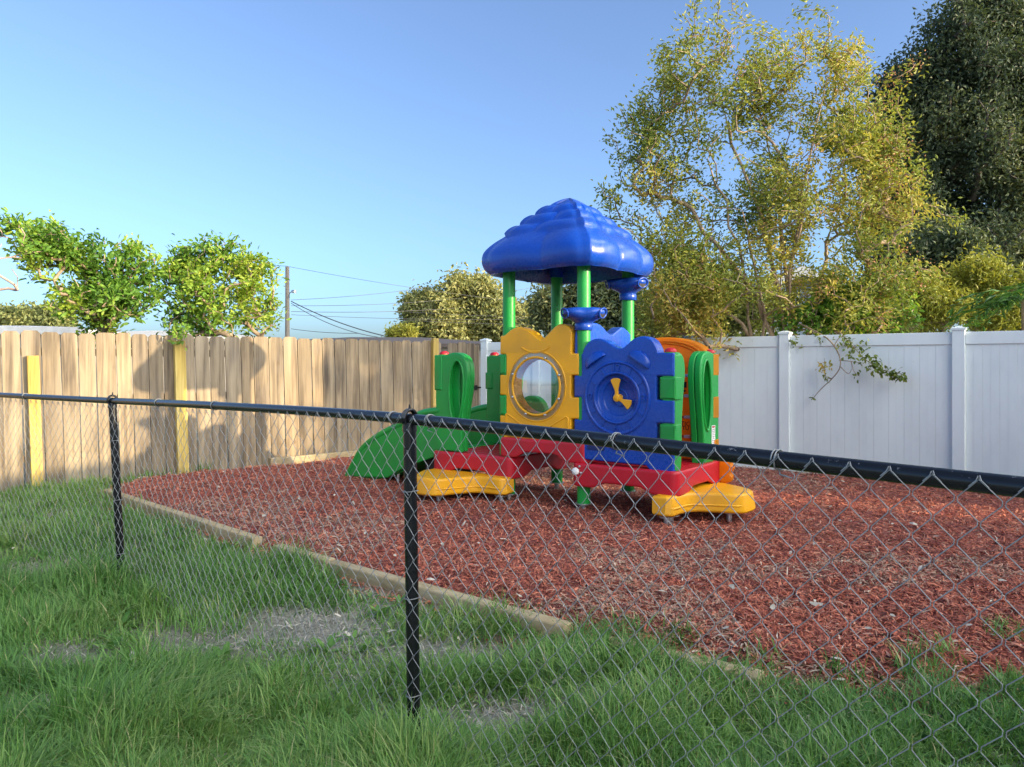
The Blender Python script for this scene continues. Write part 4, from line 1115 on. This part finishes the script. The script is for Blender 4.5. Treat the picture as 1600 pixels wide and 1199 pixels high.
# ---- two leafy shrubs behind the wooden fence, left
b1 = np.array([*tf(1.7, -.75)[:2], 0]); b2 = np.array([*tf(2.95, -.7)[:2], 0])
Ys1 = b1[1]; Ys2 = b2[1]
e1 = [ell(95, 395, 60, 34, Ys1 - .2, .45), ell(160, 435, 62, 70, Ys1, .55), ell(60, 375, 45, 20, Ys1, .3), ell(140, 480, 45, 45, Ys1, .45), ell(215, 420, 32, 32, Ys1 + .2, .35), ell(205, 470, 32, 28, Ys1, .35), ell(18, 352, 26, 12, Ys1, .2)]
plant('leafy_shrub', 'bright green broad leaved shrub rising above the wooden fence, left one of two', 'shrub', b1, [[b1, b1 + [0, 0, .9], b1 + [.05, 0, 1.6]], [b1 + [.1, 0, 0], b1 + [.0, .05, 1.5]]], e1 * 2 + clumped(e1, 7, .5, 1.05), 620, .14, 15, .05, .088, .038, L_SHRUB, BARK, .0062, .42, 'shrubs behind the wooden fence', .05, .0, 1.0, .5, 2.5, broad=True)
e2 = [ell(315, 400, 40, 32, Ys2, .45), ell(290, 440, 50, 60, Ys2 - .1, .5), ell(350, 450, 60, 55, Ys2, .6), ell(405, 430, 35, 38, Ys2 + .1, .45), ell(400, 490, 40, 32, Ys2 + .1, .45), ell(310, 500, 62, 26, Ys2 - .2, .4), ell(265, 430, 22, 18, Ys2, .3), ell(286, 515, 14, 14, Ys2 - .75, .08)]
plant('leafy_shrub', 'bright green broad leaved shrub leaning over the wooden fence above the yellow post', 'shrub', b2, [[b2, b2 + [0, 0, .9], b2 + [-.02, -.1, 1.6]], [b2 + [.12, 0, 0], b2 + [.2, .05, 1.5]]], e2 + [ell(286, 522, 17, 13, 9.12, .06)] * 2 + clumped(e2, 7, .5, 1.05), 600, .14, 14, .05, .086, .036, L_SHRUB, BARK, .0062, .42, 'shrubs behind the wooden fence', .05, .0, .95, .5, 2.5, broad=True)
# ---- bare branches at the far left
bt = np.array([-7.3, 9.0, 0]); o = empty('bare_tree', tuple(bt)); tag(o, 'leafless pinkish twigs at the left edge above the fence', 'tree')
tp = sample([ell(5, 420, 55, 80, 9.0, .35), ell(-40, 400, 40, 90, 9.0, .4)], 60, .6); pos, cnt, ch, tc = skeleton([[bt, bt + [0, 0, 1.2], bt + [.1, 0, 1.9], bt + [.35, 0, 2.3]]], tp, .15, .2)
wood_mesh(pos - bt, cnt, ch, .006, .5, 5).build('branches', TWIG, o, True)

# ---- crape myrtle behind the white fence
mb_ = np.array([3.75, 10.45, 0]); YM = 10.45; stems = []
for px_, py_ in ((1130, 180), (1160, 330), (1195, 250), (1230, 170), (1270, 240), (1320, 300), (1080, 330), (1050, 420), (1350, 400), (1180, 120), (1110, 250), (1290, 120)):
    e = W(px_, py_, YM + rng.uniform(-.7, .9)); s0 = mb_ + np.array([rng.uniform(-.35, .25), rng.uniform(-.25, .25), 0]); md = s0 + (e - s0) * .45 + np.array([0, 0, .5]) ; md[:2] = s0[:2] + (e[:2] - s0[:2]) * .30
    stems.append([tuple(p + rng.normal(0, .03, 3) * (0 if i == 0 else 1)) for i, p in enumerate(spline([s0, md, e], 6))])
em = [ell(1060, 110, 55, 60, YM, .7), ell(1305, 105, 45, 60, YM, .6), ell(1345, 190, 55, 60, YM, .7), ell(1000, 200, 45, 45, YM, .6), ell(1150, 130, 110, 95, YM, .9), ell(1080, 190, 95, 80, YM, .8), ell(1230, 120, 80, 85, YM + .2, .8), ell(1160, 290, 150, 110, YM, 1.2), ell(1020, 280, 80, 55, YM, .7), ell(1050, 400, 85, 90, YM, .9), ell(1290, 260, 95, 100, YM, 1.1), ell(1360, 330, 75, 100, YM - .1, .9), ell(1180, 430, 160, 85, YM, 1.2), ell(1330, 420, 100, 65, YM - .2, .9), ell(1040, 490, 60, 40, YM - .2, .6), ell(1250, 350, 120, 100, YM - .4, .9), ell(1310, 180, 50, 60, YM, .6), ell(1060, 470, 70, 60, YM - .2, .8), ell(1120, 490, 130, 45, YM - .1, 1.0), ell(1270, 470, 130, 55, YM - .1, 1.0), ell(1370, 480, 60, 40, YM - .3, .7), ell(960, 300, 35, 18, YM, .25), ell(1390, 260, 40, 50, YM, .4)]
dro = np.array([W(x, y, YM - .6) for x, y in ((1430, 100), (1405, 120), (1375, 165), (1470, 335), (1500, 340), (1440, 420), (1460, 425))])
cm, pos, tipch, base = plant('crape_myrtle', 'airy yellow green crape myrtle with many thin stems, behind the white fence', 'tree', mb_, stems, clumped(em, 8, .62, .85), 1550, .2, 30, .075, .074, .033, L_MYRTLE, BARK, .0058, .40, None, .25, .0, 1.0, .55, 1.0, rmax=.06, extra=dro)
# brown seed heads on the outer twigs
sel = [c for c in tipch if (pos[c[-1]][0] > W(1330, 0, YM)[0] and rng.random() < .35) or rng.random() < .05]
P = np.concatenate([pos[c[-1]] + rng.normal(0, .07, (34, 3)) for c in sel]); m = MB(); leaf_cloud(m, P - base, .03, .022, rng.random(len(P)), 0); m.build('seed_heads', SEED, cm)
# ---- its drooping branch over the white fence
def DW(x, y, off):
    """a point hanging off metres in front of the white fence"""
    k = (x - 800) / F; t = (k * CY0 - CX0) / (vdir[0] - k * vdir[1]); Y = CY0 + vdir[1] * t - off
    return W(x, y, Y)
bp = [DW(1248, 505, -.45), DW(1275, 519, -.12), DW(1296, 532, .10), DW(1311, 555, .14), DW(1312, 575, .15), DW(1300, 592, .14), DW(1284, 607, .12), DW(1271, 622, .12)]
sub = [[DW(1311, 563, .14), DW(1330, 565, .17), DW(1350, 568, .2)], [DW(1312, 519, -.1), DW(1330, 538, .12), DW(1350, 560, .18), DW(1370, 574, .2), DW(1395, 583, .2), DW(1414, 592, .2)], [DW(1300, 592, .14), DW(1290, 588, .16), DW(1288, 560, .16)], [DW(1303, 541, .12), DW(1312, 528, .14), DW(1325, 526, .16)], [DW(1330, 565, .17), DW(1334, 580, .16), DW(1343, 588, .15)], [DW(1312, 572, .15), DW(1325, 584, .18), DW(1331, 577, .18)]]
m = MB(); m.tube(spline([p - base for p in bp], 5), np.linspace(.011, .004, 36), 6)
for s_ in sub: k = spline([p - base for p in s_], 5); m.tube(k, np.linspace(.006, .0025, len(k)), 5)
m.build('drooping_branch', BARK, cm, True)
m = MB()
pts = np.array(spline(sub[1], 40)); n = 230; k = np.sort(rng.integers(20, len(pts) - 1, n)); sp_ = np.interp(k / len(pts), [0, .3, .55, 1], [.04, .08, .05, .014])
leaf_cloud(m, pts[k] + rng.normal(0, 1, (n, 3)) * sp_[:, None] * np.array([1, .35, 1]) - base, .062, .036, rng.uniform(0, .45, n), .4, broad=True)
for c, nn_, sp2, lo_ in ((DW(1288, 573, .16), 26, .045, .6), (DW(1289, 590, .16), 12, .03, .1), (DW(1243, 536, .1), 18, .045, .1), (DW(1270, 622, .12), 8, .02, .0), (DW(1338, 586, .16), 8, .03, 0), (DW(1314, 529, .14), 16, .045, .2), (DW(1280, 523, .05), 14, .05, .2)):
    leaf_cloud(m, c + rng.normal(0, sp2, (nn_, 3)) * np.array([1, .4, 1]) - base, .055, .03, np.clip(rng.uniform(lo_, lo_ + .35, nn_), 0, 1), .4, broad=True)
m.build('drooping_leaves', L_MYRTLE, cm)

# ---- trees and bushes behind
def oakish(name, label, base, ells, nt, per, spread, L, w, leaf, seed, group=None, r0=.02, seg=.6, lo=0, hi=1, bk=BARKD, rmax=.5, top=.55, tscale=.5, frac=.75, power=.4, clump=9, csize=.40):
    base = np.array(base, float); c = np.mean([e[0] for e in ells], axis=0)
    e0 = ells; ells = clumped(ells, clump, csize)
    st = [[base, base + (c - base) * .25 + [0, 0, .1], base + (c - base) * top]] + [[base + (c - base) * .25, base + (e[0] - base) * .75] for e in e0[:6]]
    return plant(name, label, 'tree', base, st, ells, nt, seg, per, spread, L, w, leaf, bk, r0, .42, group, .15, lo, hi, power, tscale, rmax=rmax, frac=frac, use_dirs=False)
YO = 19.0
oakish('oak_tree', 'tall dark evergreen oak behind the crape myrtle, right edge', (12.6, YO, 0), [ell(1470, 130, 95, 110, YO, 1.8), ell(1415, 140, 45, 60, YO, 1.2), ell(1395, 250, 40, 70, YO, 1.2), ell(1400, 330, 45, 60, YO, 1.2), ell(1570, 80, 90, 100, YO, 2.0), ell(1440, 230, 65, 80, YO, 1.4), ell(1530, 250, 110, 120, YO, 2.0), ell(1620, 210, 90, 150, YO, 2.0), ell(1420, 330, 60, 80, YO, 1.3), ell(1550, 30, 70, 50, YO, 1.5), ell(1500, 360, 90, 60, YO - .5, 1.6), ell(1600, 360, 70, 80, YO, 1.5), ell(1690, 80, 70, 130, YO, 1.5)], 1500, 105, .22, .125, .062, L_OAK, 3, r0=.020, tscale=.45, rmax=.40, clump=13, csize=.5)
YB = 13.2
oakish('bamboo_thicket', 'yellow green thicket of small leaves behind the right end of the white fence', (8.6, YB, 0), [ell(1500, 470, 60, 55, YB, .7), ell(1560, 480, 60, 50, YB, .7), ell(1445, 470, 50, 50, YB, .7), ell(1620, 470, 50, 60, YB, .7), ell(1520, 430, 40, 25, YB, .5)], 420, 62, .12, .105, .035, L_BAMBOO, 4, r0=.006, seg=.3, bk=BARK, rmax=.05)
YH = 15.5
oakish('dark_bush', 'dark green bush in the gap between crape myrtle and yellow thicket', (8.3, YH, 0), [ell(1400, 440, 60, 60, YH, .9), ell(1440, 400, 60, 50, YH, .9), ell(1380, 500, 60, 40, YH, .8), ell(1490, 400, 60, 40, YH, .9), ell(1450, 480, 50, 40, YH, .8)], 320, 70, .16, .13, .06, L_OAK, 5, r0=.008, seg=.4, rmax=.08, lo=.2)
YN = 10.3; bn = np.array([W(1330, 500, YN)[0], YN + .3, 0])
plant('leafy_bush', 'bright green leafy bush in front of the blue house, just above the white fence', 'bush', bn, [[bn, bn + [0, 0, .8], bn + [-.1, 0, 1.5]], [bn + [.15, 0, 0], bn + [.3, 0, 1.5]]], [ell(1330, 485, 75, 45, YN, .5), ell(1265, 495, 55, 32, YN, .4), ell(1390, 492, 45, 38, YN, .4), ell(1350, 455, 45, 30, YN, .4)], 300, .16, 15, .05, .095, .042, L_SHRUB, BARK, .0055, .42, None, .15, .0, .75, .5, 2.0, broad=True)
YQ = 13.4
oakish('dark_bush', 'dark green bush behind the lower stems of the crape myrtle, beside the playset', (3.6, YQ, 0), [ell(1040, 480, 60, 50, YQ, .8), ell(1100, 470, 60, 55, YQ, .8), ell(1160, 490, 55, 45, YQ, .8), ell(1080, 430, 50, 35, YQ, .7)], 340, 60, .14, .11, .05, L_FAR, 13, r0=.007, seg=.35, rmax=.08, lo=.0, hi=.55)
YK = 21.0
oakish('dark_tree', 'dark green tree seen under the playset roof, behind the white fence', (1.7, YK, 0), [ell(905, 490, 55, 45, YK, 1.0), ell(860, 480, 30, 30, YK, .7), ell(960, 490, 55, 50, YK, 1.0), ell(1010, 500, 40, 45, YK, .9), ell(940, 450, 50, 30, YK, .8), ell(920, 530, 60, 30, YK, 1.0)], 380, 70, .22, .19, .09, L_OAK, 6, r0=.012, seg=.5, rmax=.2, lo=.1)
YF = 36.0
oakish('round_oak', 'round olive green oak far off, left of the playset roof', (-1.6, YF, 0), [ell(715, 478, 58, 46, YF, 2.0), ell(672, 490, 42, 28, YF, 1.6), ell(770, 490, 50, 40, YF, 1.8), ell(740, 455, 40, 22, YF, 1.4), ell(820, 500, 35, 30, YF, 1.3), ell(700, 515, 70, 22, YF, 1.8), ell(780, 520, 60, 22, YF, 1.8), ell(650, 482, 22, 12, YF, .8)], 520, 80, .26, .26, .14, L_FAR, 7, r0=.02, seg=.9, rmax=.35, tscale=.3)
YG = 44.0
oakish('distant_tree', 'olive tree far off above the fence, left of the shrubs', (-28.5, YG, 0), [ell(55, 500, 34, 16, YG, 1.6), ell(85, 503, 30, 14, YG, 1.6)], 150, 70, .3, .3, .17, L_FAR, 8, 'distant trees on the skyline', r0=.02, seg=1.0, rmax=.25, tscale=.3)
oakish('distant_tree', 'small olive tree far off at the left edge of the skyline', (-31.0, YG, 0), [ell(5, 505, 22, 12, YG, 1.5)], 80, 60, .3, .3, .17, L_FAR, 9, 'distant trees on the skyline', r0=.02, seg=1.0, rmax=.25)
oakish('distant_bush', 'light green spiky bush far off at the foot of the round oak', (-5.6, 30, 0), [ell(622, 525, 18, 9, 30, .6), ell(640, 520, 14, 8, 30, .5)], 60, 40, .12, .22, .07, L_BAMBOO, 10, r0=.01, seg=.5, rmax=.1)

# ---- palm at the right edge
pb = np.array([6.75, 9.7, 0]); o = empty('palm', tuple(pb)); tag(o, 'deep green palm fronds at the right edge above the white fence', 'palm')
m = MB(); m.tube([(0, 0, 0), (.03, 0, 1.2), (0, 0, 2.25)], [.10, .08, .06], 10); m.build('trunk', BARK, o, True)
m = MB()
for k in range(13):
    az = rng.uniform(0, 2 * np.pi) if k > 5 else np.pi + rng.uniform(-.9, .9); Lf = rng.uniform(.65, .95); el = rng.uniform(.0, .9)
    t = np.linspace(0, 1, 16); d = np.array([math.cos(az), math.sin(az), 0]); path = np.array([0, 0, 2.25]) + d * (Lf * t * math.cos(el * .6))[:, None] + np.array([0, 0, 1]) * (Lf * (math.sin(el) * t - .75 * t ** 2))[:, None]
    m.tube(path, np.linspace(.008, .002, 16), 5, False, .3); sd = np.array([-d[1], d[0], 0])
    for j in range(2, 16):
        for sg in (-1, 1):
            P = path[j][None]; leaf_cloud(m, P, .30 * (1 - .5 * t[j]), .035, np.array([rng.random()]), .5, (d * .6 + sd * sg)[None] * 1.5, .15)
m.build('fronds', L_PALM, o)

# ================================================================ HOUSES, POLE, WIRES
def house(name, label, c, hw, dp, eave, ridge, rz, wallm, roofm, along_x=True, over=.25):
    o = empty(name, (c[0], c[1], 0), rz); tag(o, label, 'house')
    m = MB(); m.box((-hw, -dp, -.2), (hw, dp, eave))
    if along_x is False:
        for sgn in (-1, 1):
            y0 = sgn * dp; y1 = y0 - sgn * .02
            m.add([(-hw, y0, eave), (hw, y0, eave), (0, y0, ridge - .02)], [(0, 1, 2) if sgn < 0 else (0, 2, 1)])
    m.build('wall', wallm, o)
    m = MB(); t = .12
    if along_x:      # ridge along local x, hipped
        hx = hw + over; hy = dp + over; rx = max(.3, hx - hy)
        v = [(-hx, -hy, eave), (hx, -hy, eave), (hx, hy, eave), (-hx, hy, eave), (-rx, 0, ridge), (rx, 0, ridge), (-hx, -hy, eave - t), (hx, -hy, eave - t), (hx, hy, eave - t), (-hx, hy, eave - t)]
        m.add(v, [(0, 1, 5, 4), (1, 2, 5), (2, 3, 4, 5), (3, 0, 4), (0, 6, 7, 1), (1, 7, 8, 2), (2, 8, 9, 3), (3, 9, 6, 0), (6, 9, 8, 7)])
    else:            # gable, ridge along local y
        hx = hw + over; hy = dp + over; sl_ = (ridge - eave) / hw; ze = eave - over * sl_
        v = []
        for yy in (-hy, hy): v += [(-hx, yy, ze), (0, yy, ridge), (hx, yy, ze), (hx, yy, ze + t), (0, yy, ridge + t), (-hx, yy, ze + t)]
        m.add(v, [(0, 1, 4, 5), (1, 2, 3, 4), (6, 11, 10, 7), (7, 10, 9, 8)] + [(i, i + 6, (i + 1) % 6 + 6, (i + 1) % 6) for i in range(6)])
    rf_ = m.build('roof', roofm, o)
    return o, rf_
# blue house behind the crape myrtle, gable to the yard
hh, hr = house('blue_house', 'blue sided house with white gable trim half hidden behind the crape myrtle', (6.35, 19.0), 1.85, 2.6, 2.62, 3.45, 0, SIDING, ROOFG, False, .28)
m = MB()
for sg in (-1, 1):
    sl_ = (3.45 - 2.62) / 1.85; x1 = sg * 2.13; z1 = 2.62 - .28 * sl_
    m.hexa([(0, -2.91, 3.36), (x1, -2.91, z1 - .09), (x1, -2.885, z1 - .09), (0, -2.885, 3.36), (0, -2.91, 3.56), (x1, -2.91, z1 + .115), (x1, -2.885, z1 + .115), (0, -2.885, 3.56)] if sg > 0 else [(x1, -2.91, z1 - .09), (0, -2.91, 3.36), (0, -2.885, 3.36), (x1, -2.885, z1 - .09), (x1, -2.91, z1 + .115), (0, -2.91, 3.56), (0, -2.885, 3.56), (x1, -2.885, z1 + .115)])
m.build('fascia', FASCIA, hr)
for xc in (-.9, 1.2):
    m = MB(); m.box((xc - .42, -2.64, 1.2), (xc + .42, -2.602, 2.15)); wv = m.build('window', FASCIA, hh); m = MB(); m.box((xc - .35, -2.65, 1.27), (xc + .35, -2.642, 2.08)); m.build('pane', PANE, wv)
house('neighbour_house', 'low house with a brown shingle roof just showing over the wooden fence', (-4.6, 27.0), 4.3, 3.0, 2.08, 2.40, R(3), STUCCO, ROOFB, True)
house('neighbour_house', 'low pale metal roofed building showing behind the leaning shrub', (-9.4, 20.5), 2.6, 2.0, 2.10, 2.34, R(10), STUCCO, PALEROOF, True)
house('garden_shed', 'shed with pale flat roof edge above the fence at far left', (-9.7, 12.9), 2.2, 1.0, 2.02, 2.09, R(12), STUCCO, FASCIA, True, .15)

YP = 28.0
pb = W(449, 530, YP); pb[2] = 0; up_ = empty('utility_pole', tuple(pb)); tag(up_, 'wooden utility pole with a small street light, left of centre beyond the fence', 'utility pole')
topz = W(449, 417, YP)[2]; m = MB(); m.tube([(0, 0, -.2), (0, 0, topz)], [.10, .075], 12); m.build('shaft', POLEWOOD, up_, True, 50)
m = MB(); za = W(449, 466, YP)[2]; m.tube(spline([(0.1, -.1, za), (.14, -.2, za + .16), (.3, -.35, za + .22)], 5), .02, 6); m.tube([(.28, -.34, za + .22), (.42, -.44, za + .20)], [.05, .07], 10); m.build('street_light', STEEL, up_, True, 50)
def cable(p, q, sag, r_, label):
    p = np.array(p); q = np.array(q); t = np.linspace(0, 1, 24); c = p + (q - p) * t[:, None]; c[:, 2] -= sag * 4 * t * (1 - t); o0 = c[0].copy()
    o = MB().tube(c - o0, r_ * .65, 6).build('power_line', CABLE, None, True); o.location = tuple(o0); tag(o, label, 'power line', 'overhead power lines')
A = lambda x, y, Y=YP: W(x, y, Y)
cable(A(447, 416), A(800, 470, 34), .1, .012, 'topmost thin power line sloping from the utility pole behind the roof')
cable(A(110, 389), A(447, 416), .1, .012, 'thin power line crossing the sky between the shrubs and the pole top')
cable(A(455, 469), A(780, 426, 40), .25, .014, 'power line rising from the pole lamp towards the playset roof')
cable(A(455, 478), A(850, 446, 40), .3, .014, 'power line just under the rising line, passing over the round oak')
cable(A(455, 487), A(860, 463, 40), .3, .016, 'third power line from the pole, crossing the top of the round oak')
cable(A(455, 492), A(860, 498, 32), .1, .012, 'level power line across the middle of the round oak')
cable(A(640, 488, 30), A(1000, 500, 30), .05, .014, 'upper of two pale power lines across the round oak foliage')
cable(A(620, 500, 30), A(1000, 511, 30), .05, .014, 'lower of two pale power lines across the round oak foliage')
cable(A(455, 471), A(600, 525, 26), .12, .028, 'thick dark cable dropping from the pole to the brown roof')
cable(A(455, 474), A(590, 527, 26), .2, .018, 'thinner cable dropping beside the thick one to the brown roof')
cable(A(455, 514), A(560, 521, 27), .05, .016, 'short low cable from the pole just above the fence')

# ---- what stands off to the right and shades the yard: the house the yard belongs to, and an unseen block added by the white fence to bound the light strip
def qr(q, r_): p = SH * q + np.array([-SH[1], SH[0]]) * r_; return p
ang = math.atan2(SH[1], SH[0])
p = qr(9.2, .47); o = empty('yard_house', (p[0], p[1], 0), ang); tag(o, 'pale stucco house standing right of the yard, shading the grass', 'house')
m = MB(); m.box((-3.0, -7.0, -.2), (3.0, 7.0, 2.95)); m.build('wall', STUCCO, o)
m = MB(); m.box((-3.25, -7.2, 2.952), (3.25, 7.15, 3.22)); m.build('roof', ROOFG, o)
p = qr(7.0, 8.66); o = empty('shade_block', (p[0], p[1], 0), ang); tag(o, 'unseen block added beside the white fence to shade the mulch', 'shade block')
m = MB(); m.box((-.8, -.55, -.1), (.8, .55, 2.55)); m.build('wall', SIDING, o)
m = MB(); m.box((-.9, -.6, 2.552), (.9, .6, 2.72)); m.build('roof', ROOFG, o)

qt = qr(8.0, 9.0); YT = qt[1]; bt_ = np.array([qt[0], qt[1], 0])
et = [(bt_ + np.array(c), np.array(r_)) for c, r_ in (((0, 0, 4.2), (.85, .85, .9)), ((-.15, -.35, 3.7), (.6, .6, .6)), ((.2, .5, 4.0), (.6, .6, .7)), ((0, .1, 5.2), (.7, .7, .7)))]
oakish('yard_tree', 'slender leafy tree standing to the right of the yard, dappling the far fence', bt_, et, 260, 30, .12, .10, .055, L_MYRTLE, 12, r0=.006, seg=.35, bk=BARK, rmax=.08)
